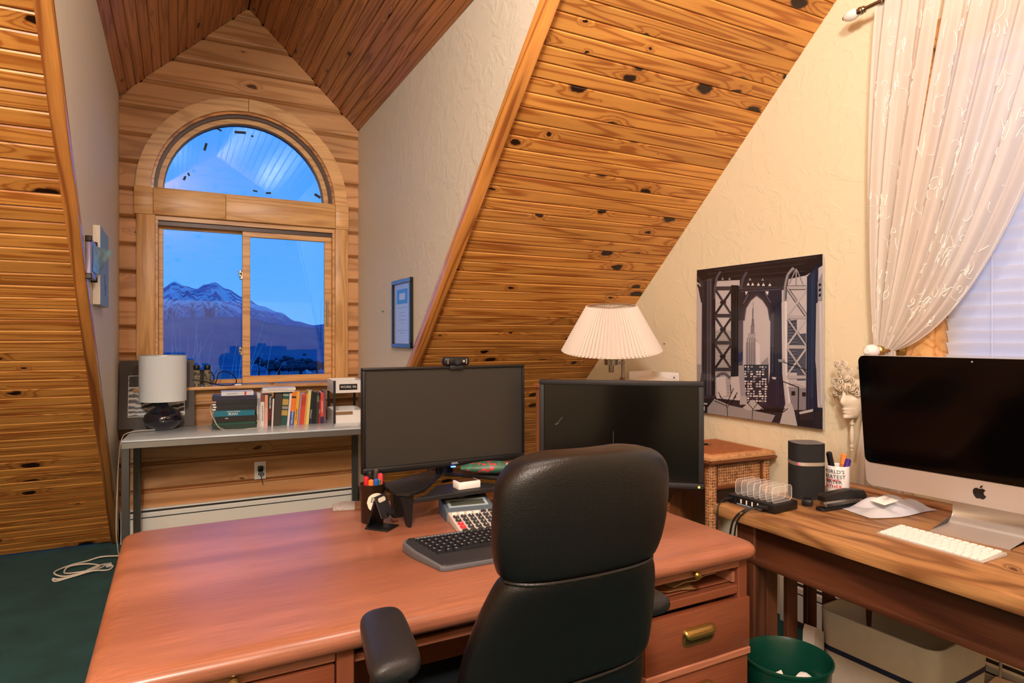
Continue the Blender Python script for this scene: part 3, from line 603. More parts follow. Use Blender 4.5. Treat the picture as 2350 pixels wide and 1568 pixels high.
# ------------------------------------------------------------ bridge print on the gable wall
AY0, AY1, AZ0, AZ1 = 2.640, 1.862, .926, 1.714       # left, right, bottom, top
art = empty('wall_print', (G-.026, (AY0+AY1)/2, AZ0), 0, 'large black and white bridge photograph mounted off the yellow wall', 'picture')
AW, AH = AY0-AY1, AZ1-AZ0
B().box(0, .006, -AW/2, AW/2, 0, AH, .001).build('acrylic_panel', plain('acrylic', '#b7b3bb', .08, coat=1), art)
for a in (-1, 1):
    for c_ in (.06, AH-.06): B().cyl((.006, a*(AW/2-.06), c_), (.026, a*(AW/2-.06), c_), .008).build('standoff', alu, art)
pm = {}
def pmat(h):
    if h not in pm: pm[h] = plain('ink_'+h.lstrip('#'), h, .10, coat=.6)
    return pm[h]
ART = '''
#b9b4bb|0.002,0.002 0.998,0.002 0.998,0.998 0.002,0.998
#8d8a92|0.002,0.666 0.040,0.665 0.038,0.899 0.002,0.907
#a19da0|0.175,0.425 0.318,0.429 0.313,0.871 0.171,0.881
#8a878b|0.175,0.445 0.317,0.445 0.317,0.442 0.175,0.441
#8a878b|0.175,0.467 0.317,0.467 0.317,0.464 0.175,0.464
#8a878b|0.175,0.490 0.317,0.489 0.317,0.486 0.175,0.487
#8a878b|0.174,0.513 0.317,0.511 0.317,0.508 0.174,0.509
#8a878b|0.174,0.536 0.317,0.534 0.317,0.530 0.174,0.532
#8a878b|0.174,0.559 0.316,0.556 0.316,0.552 0.174,0.555
#8a878b|0.174,0.581 0.316,0.578 0.316,0.574 0.174,0.578
#8a878b|0.174,0.604 0.316,0.600 0.316,0.597 0.174,0.601
#8a878b|0.173,0.627 0.316,0.622 0.316,0.619 0.173,0.624
#8a878b|0.173,0.650 0.316,0.644 0.316,0.641 0.173,0.646
#8a878b|0.173,0.673 0.315,0.666 0.315,0.663 0.173,0.669
#8a878b|0.173,0.695 0.315,0.688 0.315,0.685 0.173,0.692
#8a878b|0.173,0.718 0.315,0.711 0.315,0.707 0.173,0.715
#8a878b|0.172,0.741 0.315,0.733 0.315,0.729 0.172,0.738
#8a878b|0.172,0.764 0.315,0.755 0.315,0.751 0.172,0.760
#8a878b|0.172,0.787 0.314,0.777 0.314,0.774 0.172,0.783
#8a878b|0.172,0.809 0.314,0.799 0.314,0.796 0.172,0.806
#8a878b|0.172,0.832 0.314,0.821 0.314,0.818 0.171,0.829
#8a878b|0.171,0.855 0.314,0.843 0.314,0.840 0.171,0.851
#3f4357|0.761,0.378 0.826,0.370 0.827,0.684 0.758,0.687
#4a4e60|0.825,0.457 0.890,0.451 0.887,0.727 0.827,0.730
#8a8c98|0.765,0.395 0.826,0.394 0.826,0.392 0.765,0.393
#8a8c98|0.765,0.414 0.825,0.412 0.825,0.410 0.765,0.411
#8a8c98|0.765,0.432 0.825,0.431 0.825,0.428 0.764,0.430
#8a8c98|0.764,0.451 0.825,0.449 0.825,0.447 0.764,0.448
#8a8c98|0.764,0.469 0.825,0.467 0.825,0.465 0.764,0.467
#8a8c98|0.764,0.488 0.825,0.485 0.825,0.483 0.764,0.485
#8a8c98|0.764,0.506 0.825,0.504 0.824,0.501 0.764,0.504
#8a8c98|0.764,0.525 0.824,0.522 0.824,0.520 0.764,0.522
#8a8c98|0.764,0.543 0.824,0.540 0.824,0.538 0.763,0.541
#8a8c98|0.763,0.561 0.824,0.558 0.824,0.556 0.763,0.559
#8a8c98|0.763,0.580 0.824,0.576 0.824,0.574 0.763,0.578
#8a8c98|0.763,0.598 0.824,0.595 0.823,0.592 0.763,0.596
#8a8c98|0.763,0.617 0.823,0.613 0.823,0.611 0.763,0.615
#8a8c98|0.763,0.635 0.823,0.631 0.823,0.629 0.762,0.633
#8a8c98|0.762,0.654 0.823,0.649 0.823,0.647 0.762,0.652
#8a8c98|0.762,0.672 0.823,0.668 0.823,0.665 0.762,0.670
#26252e|0.002,0.893 0.998,0.875 0.998,0.998 0.002,0.998
#8f8c96|0.441,0.507 0.528,0.487 0.529,0.666 0.439,0.668
#9c99a2|0.458,0.449 0.519,0.442 0.519,0.503 0.457,0.511
#77747f|0.481,0.400 0.511,0.398 0.510,0.450 0.479,0.454
#6b6874|0.490,0.359 0.506,0.358 0.510,0.405 0.485,0.404
#5c5966|0.494,0.290 0.493,0.368 0.502,0.368 0.503,0.290
#6b6874|0.498,0.249 0.498,0.294 0.501,0.294 0.502,0.249
#5d5a66|0.451,0.478 0.449,0.665 0.454,0.665 0.456,0.478
#5d5a66|0.470,0.478 0.468,0.665 0.473,0.665 0.475,0.478
#5d5a66|0.488,0.478 0.486,0.664 0.491,0.664 0.493,0.478
#5d5a66|0.506,0.479 0.505,0.664 0.510,0.664 0.512,0.479
#c9c6cc|0.521,0.499 0.553,0.524 0.554,0.661 0.523,0.662
#8a8791|0.562,0.637 0.616,0.596 0.622,0.659 0.561,0.665
#2a2d3d|0.423,0.652 0.620,0.644 0.623,0.902 0.442,0.904
#e6e3e4|0.431,0.660 0.443,0.659 0.443,0.668 0.431,0.669
#d8d5d8|0.455,0.660 0.467,0.658 0.467,0.667 0.455,0.669
#8f8d98|0.479,0.659 0.499,0.658 0.499,0.667 0.479,0.668
#8f8d98|0.549,0.657 0.568,0.656 0.568,0.665 0.548,0.666
#d8d5d8|0.571,0.657 0.583,0.656 0.583,0.664 0.571,0.666
#8f8d98|0.594,0.656 0.606,0.655 0.606,0.664 0.594,0.665
#8f8d98|0.455,0.675 0.471,0.674 0.471,0.683 0.455,0.684
#8f8d98|0.571,0.672 0.591,0.671 0.591,0.679 0.571,0.681
#bdbac0|0.430,0.692 0.443,0.690 0.443,0.700 0.430,0.701
#8f8d98|0.455,0.691 0.467,0.690 0.467,0.699 0.454,0.700
#8f8d98|0.478,0.690 0.495,0.689 0.495,0.698 0.478,0.699
#e6e3e4|0.525,0.689 0.541,0.687 0.541,0.696 0.525,0.698
#e6e3e4|0.548,0.688 0.564,0.687 0.564,0.695 0.548,0.697
#8f8d98|0.571,0.687 0.587,0.686 0.587,0.695 0.571,0.696
#e6e3e4|0.430,0.707 0.443,0.706 0.443,0.715 0.430,0.717
#e6e3e4|0.478,0.706 0.499,0.704 0.499,0.713 0.478,0.715
#bdbac0|0.525,0.704 0.545,0.703 0.545,0.711 0.525,0.713
#e6e3e4|0.548,0.703 0.560,0.702 0.560,0.711 0.548,0.712
#e6e3e4|0.571,0.703 0.587,0.701 0.587,0.710 0.571,0.711
#bdbac0|0.430,0.723 0.451,0.722 0.451,0.731 0.430,0.732
#bdbac0|0.478,0.721 0.490,0.720 0.490,0.729 0.478,0.730
#bdbac0|0.502,0.720 0.522,0.719 0.522,0.728 0.501,0.729
#8f8d98|0.525,0.720 0.537,0.718 0.537,0.727 0.525,0.728
#8f8d98|0.548,0.719 0.560,0.717 0.560,0.726 0.548,0.728
#8f8d98|0.501,0.736 0.518,0.734 0.518,0.743 0.501,0.745
#d8d5d8|0.571,0.733 0.590,0.731 0.590,0.740 0.571,0.742
#e6e3e4|0.593,0.732 0.605,0.731 0.605,0.740 0.593,0.741
#e6e3e4|0.430,0.755 0.447,0.753 0.447,0.762 0.430,0.764
#8f8d98|0.454,0.754 0.466,0.752 0.466,0.761 0.454,0.763
#d8d5d8|0.478,0.753 0.494,0.751 0.494,0.760 0.478,0.762
#8f8d98|0.501,0.751 0.518,0.750 0.517,0.759 0.501,0.760
#bdbac0|0.548,0.749 0.564,0.748 0.563,0.757 0.548,0.758
#d8d5d8|0.571,0.748 0.582,0.747 0.582,0.756 0.570,0.757
#bdbac0|0.593,0.747 0.605,0.746 0.605,0.755 0.593,0.756
#d8d5d8|0.430,0.770 0.442,0.769 0.442,0.778 0.430,0.780
#bdbac0|0.454,0.769 0.474,0.767 0.474,0.777 0.454,0.778
#d8d5d8|0.478,0.768 0.490,0.767 0.490,0.776 0.477,0.777
#bdbac0|0.524,0.766 0.541,0.764 0.540,0.773 0.524,0.775
#e6e3e4|0.548,0.765 0.559,0.763 0.559,0.772 0.547,0.774
#bdbac0|0.570,0.764 0.582,0.762 0.582,0.771 0.570,0.772
#e6e3e4|0.593,0.763 0.605,0.761 0.605,0.770 0.593,0.771
#d8d5d8|0.454,0.785 0.466,0.784 0.466,0.793 0.454,0.794
#bdbac0|0.477,0.784 0.490,0.782 0.490,0.791 0.477,0.793
#bdbac0|0.524,0.781 0.540,0.780 0.540,0.789 0.524,0.790
#d8d5d8|0.547,0.780 0.563,0.778 0.563,0.787 0.547,0.789
#d8d5d8|0.593,0.778 0.612,0.776 0.612,0.785 0.593,0.787
#e6e3e4|0.429,0.802 0.442,0.800 0.442,0.810 0.429,0.811
#bdbac0|0.453,0.801 0.474,0.799 0.474,0.808 0.453,0.810
#e6e3e4|0.477,0.799 0.498,0.797 0.498,0.806 0.477,0.808
#8f8d98|0.570,0.794 0.590,0.792 0.590,0.801 0.570,0.803
#e6e3e4|0.593,0.793 0.608,0.791 0.608,0.800 0.593,0.802
#bdbac0|0.429,0.818 0.446,0.816 0.446,0.825 0.429,0.827
#bdbac0|0.453,0.816 0.474,0.814 0.474,0.823 0.453,0.825
#bdbac0|0.501,0.814 0.513,0.812 0.513,0.821 0.501,0.823
#e6e3e4|0.547,0.811 0.563,0.809 0.563,0.818 0.547,0.820
#bdbac0|0.593,0.808 0.604,0.807 0.604,0.815 0.592,0.817
#d8d5d8|0.453,0.832 0.470,0.830 0.470,0.839 0.453,0.841
#bdbac0|0.477,0.831 0.493,0.829 0.493,0.838 0.477,0.840
#bdbac0|0.501,0.829 0.513,0.827 0.513,0.836 0.500,0.838
#e6e3e4|0.547,0.826 0.567,0.824 0.567,0.833 0.547,0.835
#d8d5d8|0.592,0.823 0.604,0.822 0.604,0.831 0.592,0.832
#8f8d98|0.453,0.848 0.474,0.846 0.474,0.855 0.453,0.857
#d8d5d8|0.477,0.846 0.489,0.845 0.489,0.854 0.477,0.855
#d8d5d8|0.500,0.845 0.521,0.842 0.521,0.851 0.500,0.854
#d8d5d8|0.524,0.843 0.540,0.841 0.540,0.850 0.524,0.852
#e6e3e4|0.547,0.842 0.567,0.839 0.567,0.848 0.547,0.850
#e6e3e4|0.570,0.840 0.585,0.838 0.585,0.847 0.570,0.849
#e6e3e4|0.592,0.839 0.608,0.837 0.608,0.845 0.592,0.847
#8f8d98|0.429,0.865 0.441,0.863 0.441,0.872 0.429,0.874
#e6e3e4|0.453,0.863 0.469,0.861 0.469,0.870 0.453,0.872
#8f8d98|0.524,0.858 0.536,0.857 0.536,0.866 0.523,0.867
#bdbac0|0.569,0.855 0.581,0.854 0.581,0.862 0.569,0.864
#bdbac0|0.592,0.854 0.604,0.852 0.604,0.861 0.592,0.863
#8f8d98|0.453,0.879 0.469,0.877 0.469,0.886 0.453,0.888
#bdbac0|0.477,0.877 0.489,0.876 0.489,0.885 0.476,0.886
#d8d5d8|0.500,0.876 0.516,0.874 0.516,0.883 0.500,0.885
#e6e3e4|0.523,0.874 0.539,0.872 0.539,0.881 0.523,0.883
#bdbac0|0.546,0.872 0.566,0.870 0.566,0.879 0.546,0.881
#8f8d98|0.569,0.871 0.585,0.869 0.585,0.877 0.569,0.879
#d8d5d8|0.592,0.869 0.604,0.867 0.604,0.876 0.592,0.878
#1b1a21|0.002,0.002 0.998,0.002 0.998,0.067 0.889,0.114 0.757,0.127 0.606,0.120 0.434,0.103 0.178,0.092 0.045,0.106 0.002,0.084
#34323b|0.179,0.019 0.966,0.017 0.965,0.013 0.179,0.015
#34323b|0.108,0.038 0.881,0.047 0.881,0.044 0.107,0.034
#34323b|0.316,0.074 0.890,0.090 0.889,0.086 0.315,0.070
#3b3944|0.178,0.129 0.890,0.172 0.890,0.198 0.178,0.155
#2a2830|0.392,0.095 0.766,0.112 0.765,0.170 0.391,0.150
#d6d3d6|0.449,0.142 0.462,0.123 0.474,0.143
#d6d3d6|0.486,0.145 0.498,0.126 0.510,0.146
#d6d3d6|0.531,0.149 0.544,0.130 0.555,0.150
#d6d3d6|0.571,0.153 0.583,0.134 0.595,0.154
#d6d3d6|0.620,0.157 0.632,0.139 0.643,0.158
#8b8890|0.567,0.120 0.577,0.104 0.588,0.121
#8b8890|0.465,0.111 0.476,0.093 0.488,0.111
#8b8890|0.293,0.094 0.304,0.076 0.317,0.095
#8b8890|0.231,0.088 0.242,0.070 0.256,0.089
#34323c|0.052,0.080 0.178,0.065 0.174,0.864 0.192,0.890 0.016,0.908 0.046,0.710
#4e4b57|0.104,0.076 0.141,0.072 0.138,0.870 0.100,0.877
#24232b|0.145,0.073 0.178,0.070 0.176,0.863 0.143,0.870
#3a3842|0.002,0.057 0.026,0.083 0.041,0.073 0.007,0.047
#3a3842|0.023,0.080 0.045,0.127 0.066,0.123 0.044,0.076
#3a3842|0.044,0.125 0.052,0.224 0.074,0.225 0.066,0.126
#55525e|0.218,0.026 0.185,0.062 0.200,0.071 0.233,0.035
#55525e|0.183,0.064 0.166,0.124 0.185,0.129 0.202,0.069
#55525e|0.166,0.125 0.156,0.213 0.175,0.215 0.185,0.128
#17161c|0.317,0.130 0.383,0.136 0.381,0.728 0.315,0.735
#37353f|0.174,0.315 0.322,0.320 0.322,0.344 0.174,0.339
#37353f|0.172,0.499 0.320,0.499 0.320,0.523 0.172,0.524
#37353f|0.171,0.681 0.319,0.675 0.318,0.699 0.170,0.705
#26242c|0.173,0.159 0.310,0.326 0.325,0.319 0.190,0.152
#26242c|0.311,0.162 0.171,0.311 0.188,0.320 0.327,0.171
#5a5763|0.183,0.159 0.313,0.325 0.316,0.323 0.186,0.157
#26242c|0.171,0.346 0.308,0.505 0.324,0.497 0.188,0.338
#26242c|0.309,0.344 0.170,0.496 0.186,0.504 0.325,0.352
#5a5763|0.181,0.345 0.311,0.504 0.314,0.502 0.184,0.344
#26242c|0.169,0.530 0.306,0.684 0.322,0.676 0.186,0.522
#26242c|0.308,0.523 0.168,0.680 0.185,0.688 0.323,0.531
#5a5763|0.180,0.530 0.309,0.683 0.312,0.681 0.183,0.528
#55525e|0.187,0.764 0.228,0.727 0.210,0.716 0.169,0.753
#55525e|0.220,0.730 0.266,0.724 0.263,0.707 0.218,0.713
#55525e|0.257,0.723 0.302,0.751 0.316,0.737 0.272,0.709
#bdbac0|0.184,0.749 0.270,0.733 0.280,0.865 0.194,0.893
#4a4854|0.441,0.050 0.409,0.093 0.427,0.103 0.459,0.060
#4a4854|0.408,0.095 0.394,0.144 0.415,0.149 0.429,0.100
#4a4854|0.394,0.145 0.390,0.229 0.412,0.231 0.416,0.148
#4c4a58|0.382,0.229 0.422,0.223 0.418,0.656 0.380,0.666
#918e97|0.380,0.661 0.420,0.656 0.443,0.854 0.400,0.859
#26305a|0.380,0.582 0.419,0.565 0.418,0.619 0.382,0.645
#a4a1a6|0.395,0.857 0.450,0.852 0.453,0.907 0.392,0.914
#2c2a34|0.384,0.162 0.530,0.170 0.530,0.197 0.474,0.229 0.434,0.282 0.419,0.365 0.383,0.363
#262a3c|0.530,0.170 0.721,0.170 0.720,0.299 0.650,0.374 0.630,0.286 0.585,0.231 0.530,0.197
#4d4a56|0.402,0.181 0.712,0.186 0.712,0.180 0.401,0.175
#d6d3d6|0.438,0.181 0.460,0.181 0.444,0.204
#d6d3d6|0.596,0.189 0.623,0.190 0.617,0.215
#6a6772|0.425,0.258 0.467,0.199 0.462,0.196 0.419,0.255
#6a6772|0.641,0.261 0.598,0.198 0.593,0.200 0.636,0.263
#3a3742|0.002,0.106 0.052,0.192 0.074,0.186 0.019,0.100
#2a2832|0.012,0.112 0.058,0.125 0.057,0.233 0.044,0.233
#34323d|0.433,0.367 0.448,0.285 0.417,0.280 0.402,0.362
#34323d|0.446,0.289 0.488,0.234 0.461,0.220 0.419,0.275
#34323d|0.484,0.237 0.539,0.207 0.521,0.186 0.465,0.216
#34323d|0.522,0.206 0.577,0.240 0.594,0.221 0.538,0.187
#34323d|0.573,0.237 0.617,0.292 0.641,0.280 0.598,0.225
#34323d|0.614,0.287 0.633,0.375 0.661,0.372 0.643,0.284
#5f5c68|0.431,0.357 0.445,0.290 0.440,0.289 0.426,0.356
#5f5c68|0.445,0.291 0.485,0.241 0.480,0.239 0.440,0.288
#5f5c68|0.484,0.241 0.531,0.212 0.528,0.209 0.481,0.238
#5f5c68|0.528,0.212 0.576,0.244 0.579,0.241 0.531,0.209
#5f5c68|0.575,0.243 0.614,0.294 0.618,0.292 0.579,0.241
#5f5c68|0.614,0.293 0.628,0.366 0.633,0.365 0.618,0.293
#1d2136|0.638,0.310 0.672,0.272 0.721,0.252 0.724,0.688 0.749,0.895 0.603,0.903 0.634,0.691
#454a62|0.656,0.374 0.648,0.690 0.653,0.690 0.661,0.374
#3a3d55|0.638,0.342 0.664,0.319 0.662,0.532 0.639,0.532
#b9b6bb|0.719,0.264 0.761,0.255 0.762,0.687 0.792,0.869 0.751,0.875 0.725,0.696
#d2cfd2|0.743,0.261 0.759,0.258 0.760,0.687 0.784,0.866 0.771,0.869 0.747,0.687
#8a8890|0.798,0.056 0.757,0.094 0.775,0.108 0.816,0.070
#8a8890|0.755,0.097 0.738,0.158 0.761,0.164 0.778,0.104
#8a8890|0.737,0.160 0.734,0.253 0.758,0.255 0.761,0.162
#1b1a21|0.802,0.073 0.769,0.108 0.774,0.111 0.806,0.076
#1b1a21|0.769,0.108 0.752,0.169 0.757,0.170 0.774,0.110
#1b1a21|0.752,0.169 0.747,0.246 0.753,0.247 0.757,0.170
#a9a6ab|0.762,0.167 0.895,0.176 0.895,0.195 0.762,0.187
#a9a6ab|0.760,0.344 0.893,0.348 0.893,0.367 0.760,0.364
#a9a6ab|0.758,0.523 0.892,0.521 0.892,0.541 0.758,0.543
#a9a6ab|0.756,0.704 0.890,0.697 0.890,0.716 0.756,0.725
#2b2d3d|0.758,0.192 0.883,0.353 0.900,0.343 0.776,0.183
#b4b1b6|0.762,0.190 0.887,0.351 0.897,0.345 0.772,0.185
#b4b1b6|0.889,0.195 0.760,0.338 0.771,0.345 0.898,0.202
#5e6070|0.768,0.190 0.889,0.350 0.891,0.349 0.770,0.189
#2b2d3d|0.756,0.371 0.882,0.526 0.898,0.516 0.774,0.361
#b4b1b6|0.760,0.369 0.885,0.524 0.895,0.518 0.770,0.363
#b4b1b6|0.887,0.368 0.759,0.517 0.769,0.523 0.896,0.375
#5e6070|0.766,0.368 0.887,0.523 0.889,0.522 0.768,0.367
#2b2d3d|0.755,0.549 0.880,0.700 0.897,0.689 0.772,0.538
#b4b1b6|0.758,0.547 0.883,0.698 0.893,0.691 0.769,0.540
#b4b1b6|0.885,0.540 0.757,0.696 0.767,0.702 0.895,0.547
#5e6070|0.764,0.546 0.885,0.697 0.888,0.695 0.766,0.544
#8f8c93|0.820,0.068 0.819,0.167 0.828,0.168 0.829,0.069
#8f8c93|0.778,0.157 0.823,0.078 0.817,0.074 0.771,0.154
#8f8c93|0.875,0.164 0.832,0.076 0.826,0.078 0.868,0.166
#b4b1b6|0.773,0.740 0.890,0.726 0.889,0.770 0.822,0.749 0.786,0.758
#7f7d88|0.768,0.771 0.891,0.772 0.894,0.898 0.794,0.907
#16171d|0.791,0.796 0.817,0.795 0.817,0.820 0.790,0.822
#16171d|0.865,0.796 0.891,0.796 0.890,0.820 0.865,0.821
#18223c|0.898,0.122 0.973,0.057 0.959,0.680 0.969,0.899 0.891,0.898
#223150|0.923,0.110 0.952,0.084 0.941,0.828 0.920,0.829
#a5a3a8|0.959,0.280 0.996,0.270 0.998,0.864 0.983,0.870 0.953,0.607
#c3c1c4|0.978,0.277 0.994,0.272 0.998,0.860 0.989,0.862
#8a8890|0.968,0.159 0.998,0.107 0.998,0.264 0.970,0.266
#1b1a21|0.975,0.171 0.990,0.166 0.990,0.182 0.975,0.185
#1b1a21|0.975,0.200 0.990,0.195 0.990,0.211 0.975,0.215
#1b1a21|0.975,0.229 0.990,0.225 0.989,0.241 0.975,0.244
#8f8d90|0.105,0.961 0.171,0.894 0.318,0.926 0.674,0.952 0.646,0.998 0.105,0.998
#a8a6a8|0.416,0.931 0.499,0.871 0.588,0.924 0.457,0.944
#afadaf|0.747,0.876 0.794,0.869 0.811,0.913 0.833,0.998 0.707,0.998 0.726,0.936
#0f0f14|0.541,0.947 0.581,0.919 0.577,0.915 0.537,0.943
#0f0f14|0.563,0.945 0.602,0.917 0.598,0.913 0.559,0.941
#0f0f14|0.584,0.943 0.624,0.916 0.620,0.912 0.580,0.939
#0f0f14|0.606,0.941 0.645,0.914 0.641,0.910 0.602,0.937
#0f0f14|0.627,0.939 0.666,0.912 0.662,0.908 0.623,0.935
#0f0f14|0.648,0.937 0.686,0.910 0.682,0.906 0.644,0.933
#0f0f14|0.669,0.935 0.707,0.909 0.703,0.905 0.665,0.931
#0f0f14|0.690,0.933 0.727,0.907 0.723,0.903 0.686,0.929
#0f0f14|0.710,0.932 0.747,0.905 0.743,0.901 0.706,0.928
#0f0f14|0.731,0.930 0.767,0.904 0.763,0.900 0.727,0.926
#15151b|0.843,0.998 0.852,0.962 0.849,0.962 0.839,0.998
#15151b|0.855,0.998 0.864,0.961 0.861,0.961 0.852,0.998
#15151b|0.867,0.998 0.876,0.960 0.873,0.960 0.864,0.998
#15151b|0.879,0.998 0.888,0.959 0.885,0.958 0.876,0.998
#15151b|0.891,0.998 0.900,0.957 0.897,0.957 0.888,0.998
#15151b|0.903,0.998 0.912,0.956 0.908,0.956 0.900,0.998
#15151b|0.915,0.997 0.923,0.955 0.920,0.955 0.911,0.996
#15151b|0.926,0.995 0.935,0.954 0.932,0.954 0.923,0.995
#15151b|0.938,0.994 0.947,0.953 0.943,0.953 0.935,0.994
#b6b4b7|0.848,0.928 0.942,0.901 0.938,0.887 0.845,0.914
#1f1d25|0.223,0.231 0.275,0.233 0.275,0.248 0.223,0.247
#1f1d25|0.222,0.413 0.273,0.413 0.273,0.429 0.222,0.429
#1f1d25|0.220,0.596 0.271,0.594 0.271,0.609 0.220,0.611
#1d1c23|0.070,0.081 0.065,0.880 0.071,0.879 0.076,0.082
#1d1c23|0.087,0.083 0.082,0.878 0.088,0.878 0.093,0.084
#1d1c23|0.118,0.086 0.114,0.876 0.120,0.876 0.124,0.087
#1d1c23|0.161,0.090 0.156,0.873 0.162,0.873 0.167,0.091
#2f2d37|0.328,0.144 0.325,0.726 0.329,0.726 0.332,0.144
#2f2d37|0.341,0.145 0.338,0.726 0.342,0.726 0.346,0.146
#2f2d37|0.367,0.148 0.364,0.725 0.368,0.725 0.372,0.148
#303650|0.681,0.281 0.680,0.889 0.685,0.889 0.685,0.281
#303650|0.698,0.282 0.697,0.888 0.702,0.887 0.702,0.282
#2b3a5c|0.913,0.116 0.908,0.890 0.912,0.889 0.916,0.117
#2b3a5c|0.935,0.119 0.930,0.888 0.933,0.887 0.938,0.119
#2a2c38|0.696,0.617 0.933,0.678 0.935,0.673 0.698,0.612
#8a8a92|0.695,0.609 0.743,0.607 0.748,0.621 0.701,0.626
#2a2c38|0.936,0.670 0.939,0.998 0.945,0.998 0.942,0.670
#23252f|0.655,0.726 0.840,0.771 0.842,0.766 0.657,0.721
#b5b3b8|0.650,0.718 0.682,0.719 0.677,0.733 0.653,0.731
#1c1e28|0.837,0.766 0.833,0.998 0.841,0.998 0.845,0.765
#15151b|0.293,0.996 0.282,0.916 0.277,0.917 0.287,0.997
#15151b|0.282,0.915 0.220,0.868 0.215,0.871 0.278,0.918
#15151b|0.282,0.917 0.344,0.811 0.339,0.810 0.277,0.916
#15151b|0.284,0.931 0.172,0.905 0.170,0.910 0.282,0.935
#15151b|0.287,0.943 0.365,0.861 0.361,0.858 0.283,0.941
#15151b|0.498,0.997 0.503,0.932 0.498,0.932 0.493,0.998
#15151b|0.503,0.930 0.460,0.893 0.456,0.896 0.499,0.933
#15151b|0.503,0.933 0.551,0.880 0.547,0.878 0.499,0.931
#15151b|0.243,0.888 0.209,0.843 0.204,0.845 0.238,0.891
#15151b|0.322,0.845 0.317,0.786 0.311,0.787 0.316,0.846
#15151b|0.343,0.879 0.376,0.835 0.371,0.833 0.338,0.877
#101015|0.023,0.923 0.111,0.923 0.111,0.947 0.025,0.950
#dddbdc|0.033,0.936 0.053,0.925 0.053,0.945
#dddbdc|0.050,0.938 0.065,0.937 0.065,0.933 0.051,0.933
#9d9b9f|0.072,0.929 0.106,0.928 0.106,0.941 0.072,0.942
#dddbdc|0.073,0.952 0.073,0.984 0.079,0.984 0.079,0.952
'''
apart = B(); amats = []; depth = 0
for line in ART.strip().split('\n'):
    colr, pts = line.split('|'); mt = pmat(colr)
    if mt not in amats: amats.append(mt)
    apart.mi = amats.index(mt); depth += 1; xx = -.0002 - depth*.000012
    q = [tuple(map(float, p.split(','))) for p in pts.split()]
    apart._f([apart.bm.verts.new((xx, AW/2-u*AW, AH-v*AH)) for u, v in q])
apart.build('print', amats, art, smooth=0, fix=False)

# ------------------------------------------------------------ right hand work table
wt = empty('work_table', (1.93, .75, 0), 0, 'rustic wooden work table with slatted ends beside the gable wall', 'table')
TZ = .77
lbox('table_top', rustic, wt, 1.622, 2.238, -.25, 1.600, TZ-.036, TZ, .003, 'Y', 2)
lbox('back_board', rustic, wt, 2.242, 2.33, -.25, 1.600, TZ-.03, TZ+.004, .003, 'Y', 2)
lbox('apron', rustic_d, wt, 1.672, 1.697, -.15, 1.50, .615, TZ-.036, .002, 'Y'); lbox('apron', rustic_d, wt, 2.26, 2.285, -.15, 1.50, .615, TZ-.036, .002, 'Y')
lbox('apron_moulding', rustic_d, wt, 1.660, 1.700, -.15, 1.52, .598, .620, .006, 'Y', 2)
for yy in (-.17, 1.46):
    for xx in (1.662, 2.25): lbox('leg', rustic_d, wt, xx, xx+.06, yy, yy+.075, 0, TZ-.036, .004, 'Z')
    lbox('end_rail', rustic_d, wt, 1.722, 2.25, yy+.02, yy+.05, .615, TZ-.036, .002, 'X'); lbox('end_rail', rustic_d, wt, 1.722, 2.25, yy+.02, yy+.05, .10, .16, .002, 'X')
    for i in range(5): lbox('slat', rustic_d, wt, 1.752+i*.101, 1.752+i*.101+.052, yy+.026, yy+.044, .16, .615, .002, 'Z')

# ------------------------------------------------------------ all-in-one computer
ic = empty('desktop_computer', (2.04, .985, TZ), R(4.5), 'silver all-in-one computer with a black screen on the work table', 'computer')
alu_s = plain('anodised_aluminium', '#c9c3be', .38, .55)
tilt = R(-7)                                   # leans forward over the keyboard
IW = .65; hb_ = .085; HB = .43
mt = Matrix.Rotation(tilt, 3, 'Y')
body = B(); body.prism(rrect(-IW/2, IW/2, 0, HB, .022), 0, .006, lambda y, z, x: mt @ Vector((x, y, z)))
bo = body.build('front_frame', alu_s, ic, (0, 0, hb_))
def bulge(a, c):
    y = (a-.5)*(IW-.004); z = .002 + c*(HB-.004); k = (1-(2*a-1)**4)*(1-(2*c-1)**4); return mt @ Vector((.006+.036*k, y, z))
B().grid(bulge, 20, 16).build('back_shell', alu_s, ic, (0, 0, hb_), smooth=60)
gl = B(); gl.prism(rrect(-IW/2+.001, IW/2-.001, .077, HB-.001, .020), -.0018, .0, lambda y, z, x: mt @ Vector((x, y, z)))
gl.build('glass_panel', plain('imac_glass', '#030304', .08, spec=.22), ic, (0, 0, hb_))
sc_ = B(); sc_.box(-.0023, -.0018, -.298, .298, .100, HB-.024, m=mt); sc_.build('display', plain('imac_lcd', '#040303', .10, spec=.2), ic, (0, 0, hb_), smooth=0)
B().cyl(mt @ Vector((-.0026, 0, HB-.011)), mt @ Vector((-.0010, 0, HB-.011)), .0025, n=12).build('webcam', plain('lens_grey', '#8d9298', .2), ic, (0, 0, hb_))
# apple emblem on the chin
lo = B(); Lk = .036
ap = [(0, .30), (.10, .34), (.22, .36), (.34, .31), (.42, .22)]
R_ = [(.42, .22), (.30, .12), (.27, -.02), (.32, -.15), (.44, -.22), (.36, -.38), (.25, -.50), (.12, -.50), (0, -.46)]
Lh = [(0, -.46), (-.12, -.50), (-.25, -.50), (-.40, -.30), (-.47, -.08), (-.46, .12), (-.38, .27), (-.25, .35), (-.12, .34), (0, .30)]
poly = ap[:-1] + R_ + Lh[1:-1]
lo.prism([(-x*Lk, .040+z*Lk) for x, z in poly], -.0012, -.0002, lambda y, z, x: mt @ Vector((x, y, z)))
lf = [(.02, .38), (.05, .50), (.15, .60), (.24, .63), (.23, .52), (.14, .42)]
lo.prism([(-x*Lk, .040+z*Lk) for x, z in lf], -.0012, -.0002, lambda y, z, x: mt @ Vector((x, y, z)))
